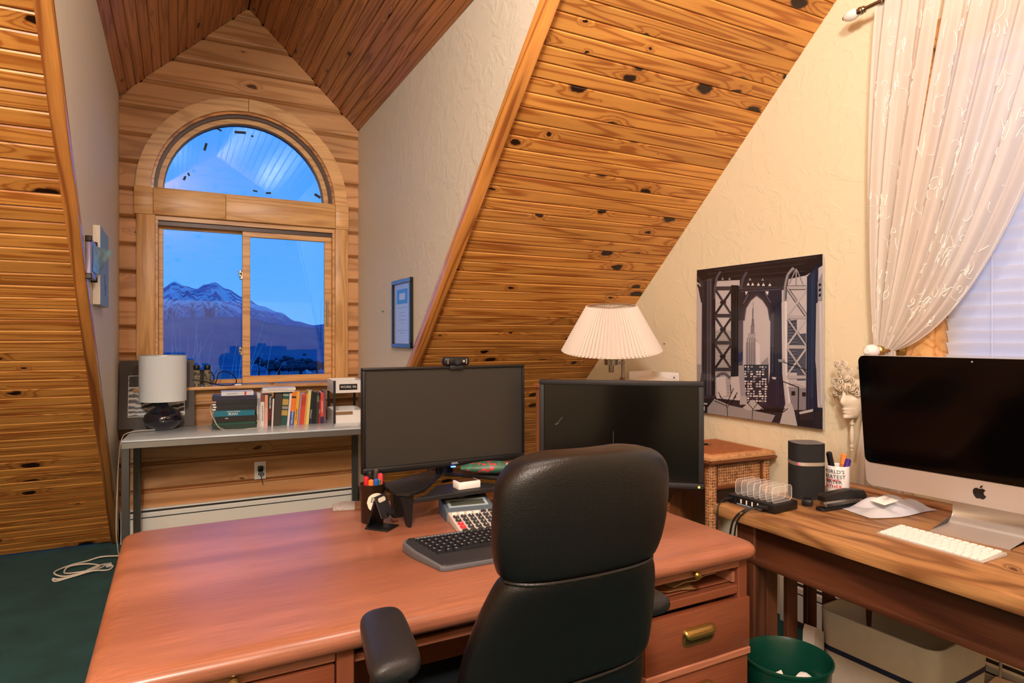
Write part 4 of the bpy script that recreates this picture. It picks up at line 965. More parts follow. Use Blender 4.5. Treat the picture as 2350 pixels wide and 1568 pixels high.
lo.build('emblem', plain('black_mirror', '#101012', .15), ic, (0, 0, hb_), smooth=0)
# L-shaped aluminium stand
b = B(); pr = [(-.078, 0), (-.078, .004), (.030, .007), (.062, .012), (.078, .030), (.076, .06), (.045, .235), (.037, .235), (.066, .055), (.066, .035), (.056, .020), (.03, .0), ]
b.prism(pr, -.099, .099, lambda x, z, y: (x, y, z), .0015, 1); b.build('stand', alu_s, ic)

def rows_keys(root, mesh, rows, x0, dz=0, pitch=None, jit=0):
    for ry, keys in rows:
        x = x0
        for w in keys:
            if w > 0: o = link('key', mesh, root, (x+w/2, ry, dz)); o.scale = ((w-.0025)/.0165, 1, 1)
            x += abs(w)
def keycap(name, mat, h=.004, d=.0155, w=.0165, t=.8):
    b = B(); b.prism([(-w/2, -d/2), (w/2, -d/2), (w/2, d/2), (-w/2, d/2)], 0, h)
    bm = b.bm; bm.verts.ensure_lookup_table()
    for v in bm.verts:
        if v.co.z > h*.5: v.co.x *= t; v.co.y *= t
    return b.mesh(name, mat, 0)
# slim white keyboard; local X runs along its length
kb = empty('slim_keyboard', (1.855, 1.0, TZ), R(-90.5), 'slim white keyboard in front of the silver computer', 'keyboard')
b = B(); P = [(-.057, 0), (-.057, .003), (.050, .0105), (.057, .009), (.057, 0)]
b.prism(P, -.1395, .1395, lambda y, z, x: (x, y, z), .0015, 1); b.build('base', plain('keyboard_tray', '#b4b0ac', .45), kb)
wk = plain('white_key', '#f1efec', .45); kc = keycap('key', wk, .0034, .0140, .0165, .94)
for r_ in range(6):
    yy = .0445 - r_*.0178; zz = .0032+.007*(yy+.057)/.107; n_ = 14 if r_ < 5 else 11
    ws = [.019]*14 if r_ in (0, 1) else [.028]+[.019]*12+[.01] if r_ == 2 else [.034]+[.019]*11+[.023] if r_ == 3 else [.043]+[.019]*10+[.033] if r_ == 4 else [.019, .019, .019, .024, .094, .024, .019, .019, .019, .010]
    tot = sum(ws); x = -.133
    for w in ws:
        w2 = w*.266/tot; o = link('key', kc, kb, (x+w2/2, yy, zz)); o.scale = ((w2-.0038)/.0165, 1 if r_ else .6, 1); o.rotation_euler = (R(4), 0, 0); x += w2

# ------------------------------------------------------------ charging dock with clear dividers
cd = empty('charging_dock', (1.752, 1.515, TZ), R(4), 'black charging dock with clear acrylic dividers at the table corner', 'charger')
B().box(-.062, .062, -.10, .085, 0, .030, .004, 2).build('body', black, cd)
acr = plain('clear_acrylic', '#f2efec', .1, alpha=.10); edge = plain('acrylic_edge', '#e6e2de', .2)
for i in range(7):
    yy = -.085 + i*.024
    d_ = B(); P = rrect(-.052, .050, 0, .052, .014, 5); P = [(x, max(z, 0)) for x, z in P]
    d_.prism(P, yy-.0012, yy+.0012, lambda x, z, y: (x, y, z+.030)); dv = d_.build('divider', acr, cd, smooth=0)
    e_ = [(x, yy, z+.030) for x, z in P]; B().tube(e_, .0006, 4, True).build('divider_edge', edge, dv, smooth=0)
for i in range(6): B().box(-.0635, -.0615, -.06+i*.022-.002, -.06+i*.022+.002, .008, .022).build('port', white if 0 < i < 5 else blackm, cd, smooth=0)
B().box(-.0632, -.0615, -.055, .045, .003, .0055).build('label_strip', plain('pale_blue_mark', '#8fb0cc', .5), cd, smooth=0)
def wire(name, pts, r, mat, label, cat, group=None, k=8, plug=None):
    root = empty(name, pts[0], 0, label, cat, group); q = smoothpath([Vector(p)-Vector(pts[0]) for p in pts], k)
    B().tube(q, r, 7).build('cord', mat, root, smooth=60)
    if plug:
        a, c_ = Vector(q[0]), Vector(q[2]); dr = (c_-a).normalized(); B().cyl(a, a+dr*.035, .0062, .0035, 10).build('plug', mat, root)
    return root
wire('charging_cable', [(1.687, 1.580, .786), (1.66, 1.582, .785), (1.628, 1.578, .775), (1.612, 1.572, .74), (1.608, 1.570, .62), (1.60, 1.57, .45), (1.60, 1.56, .2), (1.59, 1.54, .01)], .0028, black, 'black cable dropping from the far end of the charging dock', 'cable', 'dock cables', plug=1)
wire('charging_cable', [(1.689, 1.45, .786), (1.665, 1.455, .788), (1.635, 1.475, .778), (1.610, 1.50, .74), (1.604, 1.512, .66), (1.606, 1.515, .55), (1.60, 1.515, .3), (1.585, 1.50, .008)], .0034, black, 'thick black cable looping over the table edge beside the dock', 'cable', 'dock cables', plug=1)
wire('charging_cable', [(1.689, 1.432, .788), (1.66, 1.437, .790), (1.63, 1.455, .782), (1.608, 1.478, .75), (1.601, 1.488, .68), (1.598, 1.49, .5), (1.592, 1.48, .25), (1.575, 1.46, .008)], .0028, black, 'thin black cable nearest the camera running from the dock', 'cable', 'dock cables', plug=1)

# ------------------------------------------------------------ speaker, mug, stapler, bag, adapter
sk = empty('desktop_speaker', (1.993, 1.520, TZ), R(-28), 'tall black desktop speaker with a silver band', 'speaker')
grille = plain('speaker_cloth', '#1b1b1d', .85, bump=.5, bscale=900)
def sup(a, b_, n_, ex=3.2):
    out = []
    for i in range(n_):
        t = 2*pi*i/n_; c_, s_ = cos(t), sin(t); out.append((a*abs(c_)**(2/ex)*(1 if c_ > 0 else -1), b_*abs(s_)**(2/ex)*(1 if s_ > 0 else -1)))
    return out
SP = sup(.056, .050, 40)
B().prism(SP, 0, .118).build('lower_grille', grille, sk, smooth=50); B().prism([(x*1.012, y*1.012) for x, y in SP], .118, .130).build('silver_band', alu, sk, smooth=50)
B().prism(SP, .130, .190).build('upper_grille', grille, sk, smooth=50); B().prism(SP, .190, .194).build('top_rim', black, sk, smooth=50)
B().prism([(x*.93, y*.93) for x, y in SP], .194, .1955).build('top_plate', plain('top_grey', '#6f6a68', .35), sk, smooth=50)
B().box(-.049, -.044, -.048, -.042, .122, .126).build('power_light', plain('red_led', '#ff3050', .4, emit='#ff3048', es=3), sk, smooth=0)

mug = empty('mug', (2.152, 1.508, TZ), R(0), 'white lettered mug holding pens beside the speaker', 'mug')
mw = plain('mug_glaze', '#eceae8', .12, coat=.6)
B().lathe([(0, .003), (.030, 0), (.037, .003), (.0385, .010), (.0395, .098), (.0385, .1), (.036, .098), (.035, .010), (0, .008)], 40).build('cup', mw, mug, smooth=50)
B().tube([(.037*cos(R(25))+x*cos(R(25)), .037*sin(R(25))+x*sin(R(25)), z) for x, z in ((-.002, .078), (.016, .082), (.028, .068), (.029, .050), (.022, .034), (-.002, .028))], .0055, 8).build('handle', mw, mug, smooth=60)
ink = plain('black_ink', '#111111', .4); red = plain('red_ink', '#c8242c', .4)
# lettering wrapped round the mug, read from the camera side
def mugwrap(z0, a0):
    def f(c_):
        a = a0 + c_.x/.0398; return Vector((.0398*cos(a)*(1+c_.z*0), .0398*sin(a), z0+c_.y)) + Vector((cos(a), sin(a), 0))*(c_.z+.0002)
    return f
face = math.atan2(-1.5, -2.15)
for tx, z0, mat_, sz_ in (("WORLD'S", .080, ink, .0185), ('GREATEST', .0615, ink, .0185), ('FARTER', .043, ink, .0185), ('FATHER', .026, red, .0185)):
    text('lettering', tx, sz_, mat_, mug, (0, 0, 0), (0, 0, 0), .0002, 1.05, warp=mugwrap(z0, face-.50))
text('lettering', 'FATHER', .014, red, mug, (0, 0, 0), (0, 0, 0), .0004, 1.0, warp=mugwrap(.0485, face-.50))
def pen(name, base, tip, r, body_m, cap_m, label, cat='pen', group=None, capr=1.25, cap=.42):
    d_ = Vector(tip)-Vector(base); o = empty(name, base, 0, label, cat, group)
    B().cyl((0, 0, 0), d_*(1-cap), r, n=12).build('barrel', body_m, o); c_ = B(); c_.cyl(d_*(1-cap), d_*.97, r*capr, r*capr*.92, 12); c_.cyl(d_*.97, d_, r*capr*.92, r*.6, 12); c_.build('cap', cap_m, o)
    return o
clr = plain('clear_barrel', '#cfd0cc', .2)
pen('marker', (2.146, 1.512, TZ+.01), (2.117, 1.520, TZ+.150), .0088, clr, black, 'black capped spray marker leaning in the white mug', 'marker', cap=.4)
pen('marker', (2.163, 1.505, TZ+.01), (2.176, 1.50, TZ+.140), .0085, plain('orange_body', '#e07a34', .4), plain('orange_cap', '#ef8a3e', .35), 'orange marker standing in the white mug', 'marker', cap=.3)
pen('marker', (2.150, 1.498, TZ+.01), (2.176, 1.482, TZ+.125), .0088, white, plain('violet_cap', '#4a2a86', .35), 'purple capped marker leaning right in the white mug', 'marker', cap=.33)

sp_ = empty('stapler', (1.975, 1.367, TZ), R(-4), 'black stapler lying in front of the white mug', 'stapler')
b = B(); b.prism(rrect(-.112, .098, -.019, .019, .014), 0, .008, b=.0015); b.prism(rrect(-.085, .095, -.012, .012, .008), .008, .013); b.build('base', black, sp_)
B().box(-.095, .085, -.008, .008, .020, .030, .001).build('magazine', steel, sp_)
b = B(); P = [(-.098, .030), (-.100, .046), (-.088, .054), (.02, .060), (.085, .052), (.098, .036), (.098, .022), (.085, .020), (.08, .030)]
b.prism(P, -.0165, .0165, lambda x, z, y: (x, y, z), .004, 2); b.build('arm', black, sp_)
for i in range(4): B().box(.045, .085, -.0172, -.0160, .026+i*.0055, .029+i*.0055).build('grip_rib', blackm, sp_, smooth=0)
B().box(-.093, -.088, -.011, .011, .012, .032).build('anvil_spring', steel, sp_, smooth=0)

bag = empty('plastic_bag', (2.075, 1.262, TZ), R(-12), 'crumpled clear zip bag with white label under the computer', 'plastic bag')
plas = glassmat('clear_film', '#e9eef6', 3.0); plas2 = plain('film_white', '#dfe4ee', .2, trans=.35)
rb = random.Random(5)
def bagf(a, c_):
    x = (a-.5)*.29; y = (c_-.5)*(.115+.03*sin(a*5)); k = (1-abs(2*a-1)**3)*(1-(2*c_-1)**2)
    return Vector((x, y, .003+.042*k*(1+.30*sin(11*a+5*c_))*(.75+.25*sin(8*c_+4*a)) + .006*sin(27*a+9*c_)*k))
B().grid(bagf, 36, 20).build('film', plas2, bag, smooth=50)
B().box(-.07, -.005, -.030, .022, .046, .0466, .0).build('label_card', paper, bag, (0, 0, 0), (R(4), R(-8), R(6)), smooth=0)
B().prism([(-.11, -.03), (-.06, -.038), (-.05, -.018), (-.08, -.004), (-.105, -.012)], .001, .012).build('black_part', blackm, bag)
text('lettering', 'Ziploc', .014, plain('pen_grey', '#5d6470', .5), bag, (-.04, -.020, .0495), (R(4), R(-8), R(6)), .0001)
B().box(-.02, .03, .018, .026, .0440, .0446).build('blue_stripe', plain('pen_blue', '#4d6fae', .5), bag, (0, 0, .001), (R(-10), 0, R(16)), smooth=0)

ad_ = empty('power_adapter', (1.895, 1.440, TZ), R(30), 'small black plug adapter lying by the speaker', 'adapter')
b = B(); b.box(-.022, .022, -.016, .016, 0, .022, .005, 2); b.build('body', black, ad_); b = B(); b.box(.018, .036, -.010, -.004, .006, .020, .001); b.box(.018, .036, .004, .010, .006, .020, .001); b.build('prong_guard', blackm, ad_)

# ------------------------------------------------------------ white face mask on a stick
mk = empty('decorative_mask', (2.535, 1.712, .852), R(0), 'ornate white face mask with curls on a turned handle', 'mask')
mkm = plain('aged_white', '#d9cdb9', .45, var=.25, vscale=40, bump=.4, bscale=120); gold = plain('antique_gold', '#a68a5e', .4, .4, var=.3, vscale=60)
B().lathe([(0, 0), (.006, .001), (.008, .008), (.005, .014), (.009, .020), (.009, .028), (.005, .034), (.0085, .05), (.010, .075), (.0065, .105), (.005, .112), (.010, .118), (.010, .124), (.006, .128), (.008, .150), (.006, .16)], 14).build('handle', mkm, mk)
# face: shallow shell facing -X, nose, lips and cheek relief
def maskf(a, c_):
    t = (a-.5)*2; z = .148 + c_*.165; w = .058*(.38 + .62*min(1, (c_/.55)**.7)) if c_ < .55 else .058*(1-.12*((c_-.55)/.45)**2)
    y = t*w; d_ = .045*(1-t*t)**.6
    nose = .026*math.exp(-(t*3.0)**2)*math.exp(-((c_-.40)/.13)**2) + .013*math.exp(-(t*4.5)**2)*math.exp(-((c_-.62)/.18)**2)
    lips = .010*math.exp(-(t*2.2)**2)*(math.exp(-((c_-.215)/.035)**2) + .9*math.exp(-((c_-.14)/.03)**2)); chin = .008*math.exp(-(t*2)**2)*math.exp(-((c_-.02)/.05)**2)
    eye = -.016*(math.exp(-((abs(t)-.48)/.22)**2))*math.exp(-((c_-.62)/.09)**2)
    return Vector((-d_-nose-lips-chin-eye*-1*-1 if False else -(d_+nose+lips+chin+eye), y, z))
B().grid(maskf, 34, 40).build('face', mkm, mk, smooth=70, fix=False)
cu = B(); rc = random.Random(3)
for k in range(46):
    t = rc.uniform(-1.1, 1.1); zz = .225+rc.uniform(0, .155); 
    if zz < .27 and abs(t) < .75: continue
    rr = rc.uniform(.010, .017); cx, cy = -.012-.042*max(0, 1-t*t*.7), t*.062*(1 if zz < .31 else .85); a0 = rc.uniform(0, 6.3)
    cu.tube([(cx-.006*q/8, cy+rr*(1-q/16)*cos(a0+q*.8), zz+rr*(1-q/16)*sin(a0+q*.8)) for q in range(15)], .0042, 6, taper=lambda f_: 1-.55*f_)
cu.build('curls', mkm, mk, smooth=60)
cg = B()
for k in range(14):
    t = -1+2*k/13; cg.tube([(-.02-.035*(1-t*t), t*.060, .26+.012*sin(k)), (-.03-.035*(1-t*t), t*.064, .275+.01*cos(k*2)), (-.026-.03*(1-t*t), t*.07, .292)], .0026, 5, taper=lambda f_: 1-.7*f_)
cg.tube([(-.01, .058, .225), (-.016, .075, .232), (-.018, .092, .25), (-.016, .104, .27)], .003, 5, taper=lambda f_: 1-.8*f_)
cg.tube([(-.02, .045, .20), (-.02, .06, .215), (-.02, .075, .245)], .0025, 5)
cg.build('gilded_scrolls', gold, mk, smooth=60)

# ------------------------------------------------------------ rattan stand, cabinet, pleated lamp behind the screens
rat = weave('rattan', '#5a2a14', '#cf9a68', 75, bump=.9); rat2 = weave('rattan_fine', '#7a3e1e', '#b5703c', 110, bump=.4); cane = plain('bent_cane', '#6a3a1e', .4); dkw = plain('dark_stained', '#2a1813', .45)
rs = empty('rattan_stand', (2.352, 2.320, 0), R(-3), 'woven rattan pedestal stand beside the yellow wall', 'stand')
W2 = .205; TT = .80
B().box(-W2, W2, -W2, W2, TT-.028, TT-.004, .008, 2).build('top_frame', rat, rs)
B().box(-W2+.045, W2-.045, -W2+.045, W2-.045, TT-.004, TT+.001, .001).build('top_panel', rat2, rs)
for a in (0, 1, 2, 3):
    m_ = Matrix.Rotation(a*pi/2, 4, 'Z')
    q = B().cyl((-W2+.002, -W2, TT-.034), (W2-.002, -W2, TT-.034), .007, n=8).build('edge_cane', cane, rs); q.matrix_local = m_
    w_ = .165
    lg = B().box(-w_-.021, -w_+.021, -w_-.021, -w_+.021, 0, TT-.03, .012, 2).build('leg', rat, rs); lg.matrix_local = m_
    pn = B().box(-w_+.02, w_-.02, -w_-.006, -w_+.006, TT-.155, TT-.05, .002).build('woven_panel', rat, rs); pn.matrix_local = m_
    e_ = B()
    for x in (-w_+.026, w_-.026): e_.cyl((x, -w_-.008, TT-.16), (x, -w_-.008, TT-.045), .008, n=8)
    e_.cyl((-w_+.02, -w_-.008, TT-.158), (w_-.02, -w_-.008, TT-.158), .009, n=8); e_.cyl((-w_+.02, -w_-.008, TT-.050), (w_-.02, -w_-.008, TT-.050), .007, n=8)
    o = e_.build('panel_cane', cane, rs); o.matrix_local = m_
    P = [(-w_+.02, TT-.165), (w_-.02, TT-.165), (w_-.02, TT-.29)] + [(w_-.03-(2*w_-.06)*t, TT-.29+.085*sin(pi*t)**.55) for t in [k/14 for k in range(15)]] + [(-w_+.02, TT-.29)]
    o = B().prism(P, -w_-.004, -w_+.004, lambda x, z, y: (x, y, z)).build('apron_bracket', dkw, rs, smooth=0); o.matrix_local = m_
us = empty('usb_stick', (2.335, 2.36, TT+.001), R(-20), 'tiny black usb stick lying on the rattan stand', 'usb stick')
B().box(-.022, .016, -.007, .007, 0, .009, .002, 2).build('body', black, us); B().box(.016, .029, -.006, .006, .002, .0065, .0005).build('plug', steel, us)

cb_ = empty('wooden_cabinet', (2.08, 2.76, 0), 0, 'brown wooden cabinet behind the screens carrying the pleated lamp', 'cabinet')
lbox('side_panel', cabw, cb_, 1.70, 1.72, 2.57, 2.95, 0, 1.07, .002, 'Z'); lbox('side_panel', cabw, cb_, 2.43, 2.45, 2.57, 2.95, 0, 1.07, .002, 'Z')
lbox('cabinet_top', cabw, cb_, 1.69, 2.46, 2.555, 2.955, 1.07, 1.092, .003, 'X'); lbox('back_panel', cabw, cb_, 1.72, 2.43, 2.935, 2.948, .02, 1.07, .001, 'Z')
for i, (z0, z1) in enumerate(((.06, .54), (.555, 1.06))):
    d_ = lbox('door', cabw, cb_, 1.722, 2.428, 2.562, 2.582, z0, z1, .002, 'Z'); B().cyl((0, 0, 0), (0, -.02, 0), .009).build('knob', brass, cb_, Vector((1.80, 2.562, (z0+z1)/2)) - Vector(cb_.location))
lbox('plinth', cabw, cb_, 1.72, 2.43, 2.60, 2.93, 0, .06, .001, 'X')

lp = empty('swing_arm_lamp', (2.15, 2.78, 1.092), 0, 'swing arm table lamp with a pleated white shade', 'lamp')
B().lathe([(0, 0), (.075, 0), (.078, .006), (.070, .014), (.02, .02), (.012, .03), (0, .03)], 32).build('base', nick, lp)
B().lathe([(0, .02), (.0085, .02), (.0085, .108), (.011, .108), (.011, .114), (.0075, .116), (.0075, .126), (0, .128)], 16).build('post', nick, lp)
sc = Vector((-.118, -.055, 0)); B().cyl((0, 0, .112), (sc.x, sc.y, .100), .006, n=12).build('swing_arm', nick, lp)
B().lathe([(0, .062), (.013, .062), (.014, .066), (.014, .100), (.036, .102), (.0375, .134), (.030, .140), (.012, .15), (.012, .18), (0, .18)], 24, sc).build('socket', nick, lp)
shade_m = cloth('pleated_linen', '#f3ece4', .35)
NP = 74; tl = Matrix.Rotation(R(9), 3, Vector((.8, -.6, 0)))
def shf(a, c_):
    t = 2*pi*a; k = NP; tri = abs((a*k) % 1 - .5)*4-1; r = (.262+(.130-.262)*c_) + tri*(.0052-.0018*c_); return tl @ Vector((r*cos(t), r*sin(t), -.117+.235*c_)) + Vector((sc.x, sc.y, .297))
so = B().grid(shf, NP*2, 8, cu=True).build('shade', shade_m, lp, smooth=0)
rg = B()
for r, z in ((.256, -.113), (.127, .115)): rg.tube([tl @ Vector((r*cos(2*pi*i/40), r*sin(2*pi*i/40), z)) + Vector((sc.x, sc.y, .297)) for i in range(40)], .002, 6, True)
for a in range(3): rg.cyl((sc.x, sc.y, .40), tl @ Vector((.127*cos(a*2.09), .127*sin(a*2.09), .115)) + Vector((sc.x, sc.y, .297)), .0015, n=6)
rg.build('shade_ring', brass, lp)
B().lathe([(0, .18), (.014, .185), (.030, .235), (.026, .265), (0, .285)], 16, sc).build('bulb', plain('bulb_glass', '#f6efe0', .3), lp)
lt = empty('paper_tray', (2.36, 2.78, 1.092), R(6), 'white tray of papers beside the pleated lamp', 'tray')
B().box(-.09, .10, -.10, .10, 0, .012, .002).build('base', white, lt); B().box(-.09, .10, .094, .10, .012, .055, .001).build('back_wall', white, lt); B().box(.094, .10, -.10, .094, .012, .05, .001).build('side_wall', white, lt)
B().box(-.11, .05, -.09, .08, .014, .018).build('paper_sheet', paper, lt, rot=(0, R(-6), R(10)), smooth=0); B().box(.03, .085, -.1012, -.1000, .014, .038).build('print_label', white, lt, smooth=0); B().box(.055, .062, -.1022, -.1012, .020, .030).build('black_mark', black, lt, smooth=0)

# ------------------------------------------------------------ the big desk
DX0, DX1, DY0, DY1, DZ = -.142, 1.466, 1.258, 2.225, .76
dk = empty('office_desk', ((DX0+DX1)/2, (DY0+DY1)/2, 0), 0, 'large reddish wooden office desk in the foreground', 'desk')
def bullnose_top():
    b = B(); ox, oy = (DX0+DX1)/2, (DY0+DY1)/2; P = rrect(DX0-ox, DX1-ox, DY0-oy, DY1-oy, .045, 6); rings = []
    prof = [(0.040, 0), (.012, -.0), (.004, .004), (0, .014), (0, .026), (.006, .036), (.018, .041), (.024, .0425), (.026, .0445), (.030, .045)]
    prof = [(.030, 0), (.010, .002), (.002, .010), (0, .020), (.002, .030), (.009, .038), (.020, .0425), (.030, .0445), (.034, .045)]
    cx = [(0, 0)]
    for ins, z in prof:
        L = []
        for x, y in P:
            sx = (abs(x)-ins)/abs(x) if abs(x) > 0 else 1; sy = (abs(y)-ins)/abs(y)
            L.append(b.bm.verts.new((x*sx, y*sy, z)))
        rings.append(L)
    n = len(P)
    for A, C in zip(rings, rings[1:]):
        for i in range(n): b._f((A[i], A[(i+1) % n], C[(i+1) % n], C[i]))
    b._f(rings[0][::-1]); b._f(rings[-1])
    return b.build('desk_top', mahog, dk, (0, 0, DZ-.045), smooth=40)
bullnose_top()
FY = 1.296                                        # front face of the pedestals
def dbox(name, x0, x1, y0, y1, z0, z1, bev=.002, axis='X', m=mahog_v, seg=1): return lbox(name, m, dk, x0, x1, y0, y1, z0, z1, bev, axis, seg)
for x0, x1 in ((DX0+.028, .318), (1.06, DX1-.020)):
    dbox('side_panel', x0, x0+.035, FY, DY1-.03, 0, DZ-.045, .002, 'Z'); dbox('side_panel', x1-.035, x1, FY, DY1-.03, 0, DZ-.045, .002, 'Z')
    dbox('back_panel', x0+.035, x1-.035, DY1-.05, DY1-.03, .05, DZ-.045, .001, 'X')
    dbox('writing_slide', x0+.036, x1-.036, FY-.006, 1.70, .689, .713, .003, 'X', mahog)
    kx = (x0+x1)/2+.02 if x0 > 1 else .093
    B().lathe([(0, 0), (.005, 0), (.0045, .010), (.010, .014), (.0115, .019), (.008, .024), (0, .0255)], 18, (0, 0, 0), Matrix.Rotation(R(90), 3, 'X')).build('slide_knob', brass, dk, Vector((kx if x0 < 1 else 1.235, FY-.006, .701)) - Vector(dk.location))
    dbox('rail', x0+.035, x1-.035, FY+.002, FY+.03, .612, .636, .002, 'X')
    dbox('plinth', x0+.035, x1-.035, FY+.03, DY1-.06, 0, .05, .001, 'X', dark)
# cup pulls
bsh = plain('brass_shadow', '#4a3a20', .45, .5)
def cup_pull(par, c_):
    w, h = .056, .0245; o = B().prism(rrect(-w, w, -h, h, .016, 6), -.004, 0, lambda x, z, y: (x, y, z), .0012).build('cup_pull', brass, par, c_)
    B().prism(rrect(-w*.88, w*.88, -h*.80, -h*.02, .008, 4), -.0046, -.004, lambda x, z, y: (x, y, z)).build('recess_shade', bsh, o, smooth=0)  # darker brass plate paints the shade under the hood
    def f(a, q):
        t = (a-.5)*2; k = max(0, 1-abs(t)**8)**.5; x = t*w*.99; ang = q*pi*.62
        return Vector((x, -.004-.015*sin(ang)*k, h*.96-(h*1.02)*(1-cos(ang))*.5/.69*k-(1-k)*h*.3))
    B().grid(f, 26, 12).build('hood', brass, o, smooth=60)
    return o
def drawer(x0, x1, z0, z1, y=FY-.012, hx=None, hz=None):
    o = dbox('drawer_front', x0, x1, y, y+.022, z0, z1, .003, 'X', mahog_v, 2)
    cup_pull(dk, Vector((hx or (x0+x1)/2, y-.0005, hz or (z0+z1)/2)) - Vector(dk.location))
XA, XB = 1.095, DX1-.022
drawer(XA-.03, XB, .462, .602, hx=1.245, hz=.537); drawer(XA-.03, XB, .270, .440, FY-.004, hx=1.245, hz=.378); drawer(XA-.03, XB, .06, .25, FY-.004, hx=1.245)
dbox('drawer_divider', XA-.03, XB, FY-.016, FY+.02, .441, .461, .003, 'X', mahog)
drawer(DX0+.062, .280, .50, .684, FY-.006, hx=.095, hz=.655); drawer(DX0+.062, .280, .28, .49, FY-.006, hx=.095); drawer(DX0+.062, .280, .06, .27, FY-.006, hx=.095)
dbox('stile', .283, .318, FY-.010, FY+.03, 0, .715, .002, 'Z', mahog_v)
# open cavity of the right pedestal: the drawer without its front
dbox('drawer_box', XA+.002, XB-.02, FY+.03, 1.75, .636, .641, .001, 'X', mahog_v)
dbox('drawer_runner', XB-.044, XB-.034, FY+.012, 1.75, .641, .672, .001, 'Y', mahog)
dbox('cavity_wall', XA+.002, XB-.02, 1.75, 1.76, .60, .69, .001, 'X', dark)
# kneehole: back panel and the shallow tray board
dbox('modesty_panel', .318, 1.06, DY1-.06, DY1-.045, .12, DZ-.045, .001, 'X', mahog_v); dbox('tray_board', .318, 1.06, 1.315, 1.75, .672, .684, .001, 'X', mahog_v); dbox('tray_lip', .318, 1.06, 1.305, 1.317, .672, .688, .001, 'X', mahog)
fo = empty('blue_folder', (.62, 1.42, .684), R(3), 'dark blue folder in the shallow tray under the desk top', 'folder')
B().box(-.13, .17, -.045, .14, 0, .006, .001).build('cover', plain('navy_cover', '#123a6c', .5), fo); B().box(-.128, .168, -.043, .138, .006, .010).build('pages', paper, fo, smooth=0)
nc = empty('note_card', (.575, 1.348, .684), R(4), 'small printed card at the front of the desk tray', 'card')
B().box(-.02, .07, -.018, .022, 0, .0008).build('sheet', card_w, nc, smooth=0); text('lettering', 'CU 2', .014, ink, nc, (.006, .006, .0012), (0, 0, 0), .0001)
for i, (x, y, w, d_, rz, m2, lab) in enumerate(((1.29, 1.43, .19, .16, 8, 'card', 'kraft envelope on top of the pile in the open drawer'), (1.20, 1.40, .17, .14, -14, 'pap', 'torn brown sheet sticking out of the open drawer'), (1.18, 1.52, .16, .18, 5, 'dk', 'dark folded paper at the left of the open drawer'))):
    o = empty('drawer_paper', (x, y, .642+.004*(2-i)), R(rz), lab, 'paper', 'papers in the open drawer')
    b = B(); P = [(-w/2, -d_/2), (-w*.2, -d_*.46), (0, -d_*.53), (w*.25, -d_*.47), (w/2, -d_/2), (w/2, d_/2), (-w/2, d_/2)]
    b.prism(P, 0, .003); b.build('sheet', {'card': card_w, 'pap': plain('brown_paper', '#8a6238', .8), 'dk': plain('dark_paper', '#4a3320', .8)}[m2], o, smooth=0)

# ------------------------------------------------------------ screens on the desk
def monitor(name, loc, rz, w, h, bez, zbot, label, scr, stand):
    o = empty(name, loc, rz, label, 'monitor'); L, Rr, T_, Bt = bez
    f = B(); f.box(-w/2, w/2, -.004, .018, zbot, zbot+h, .003, 2); f.build('housing', black, o)
    f = B()
    f.box(-w/2, w/2, -.012, -.002, zbot+h-T_, zbot+h, .003, 2); f.box(-w/2, w/2, -.016, -.002, zbot, zbot+Bt, .005, 2); f.box(-w/2, -w/2+L, -.012, -.002, zbot+Bt, zbot+h-T_, .003, 2); f.box(w/2-Rr, w/2, -.012, -.002, zbot+Bt, zbot+h-T_, .003, 2)
    f.build('bezel', blackm if stand == 'dell' else black, o)
    B().box(-w/2+L, w/2-Rr, -.006, -.004, zbot+Bt, zbot+h-T_).build('display', scr, o, smooth=0)
    B().grid(lambda a, c_: Vector(((a-.5)*w*.9, .018+.03*(1-(2*a-1)**4)*(1-(2*c_-1)**4), zbot+h*.06+h*.88*c_)), 14, 10).build('back_shell', blackm, o, smooth=60)
    return o
m1 = monitor('monitor', (.828, 2.045, DZ), R(1), .60, .345, (.010, .010, .009, .022), .135, 'wide black monitor with a webcam on the corner riser', screen_m, 'onn')
text('brand_lettering', 'onn.', .015, plain('pale_print', '#b9c4dc', .4), m1, (.02, -.0165, .147), (R(90), 0, 0), .0002)
B().box(.006, .022, -.018, -.012, .1325, .1355).build('power_light', plain('blue_led', '#3060ff', .4, emit='#2a55ff', es=14), m1, smooth=0)
s_ = B(); s_.box(-.03, .03, .020, .045, .105, .26, .006, 2); s_.cyl((0, .04, .10), (0, .04, .14), .022); s_.build('neck', black, m1)
m2 = monitor('monitor', (1.342, 1.755, DZ), R(-41), .556, .358, (.018, .018, .017, .020), .074, 'dusty black monitor angled at the right of the desk', screen, 'dell')
B().cyl((.262, -.0168, .083), (.262, -.0155, .083), .0035, n=12).build('power_light', plain('amber_led', '#ffb84a', .4, emit='#ffab30', es=5), m2)
for i in range(4): B().box(.2675, .2705, -.0125, -.0118, .115+i*.018, .119+i*.018).build('menu_button', black, m2, smooth=0)
s_ = B(); s_.box(-.035, .035, .02, .05, .01, .28, .006, 2); s_.build('neck', black, m2); B().prism(rrect(-.12, .12, -.08, .12, .05), 0, .012, b=.003).build('foot', black, m2)
smud = plain('smudge', '#3a3634', .5)
for x, z, w, h, a in ((-.02, .235, .0016, .045, 0), (-.205, .29, .003, .03, 40), (-.215, .278, .014, .006, -30)): B().box(-w/2, w/2, -.0064, -.0060, -h/2, h/2).build('scratch', smud, m2, (x, 0, z), (0, R(a), 0), smooth=0)
wc = empty('webcam', (.855, 2.045, DZ+.135+.345), R(-2), 'small black webcam clipped on top of the wide monitor', 'webcam')
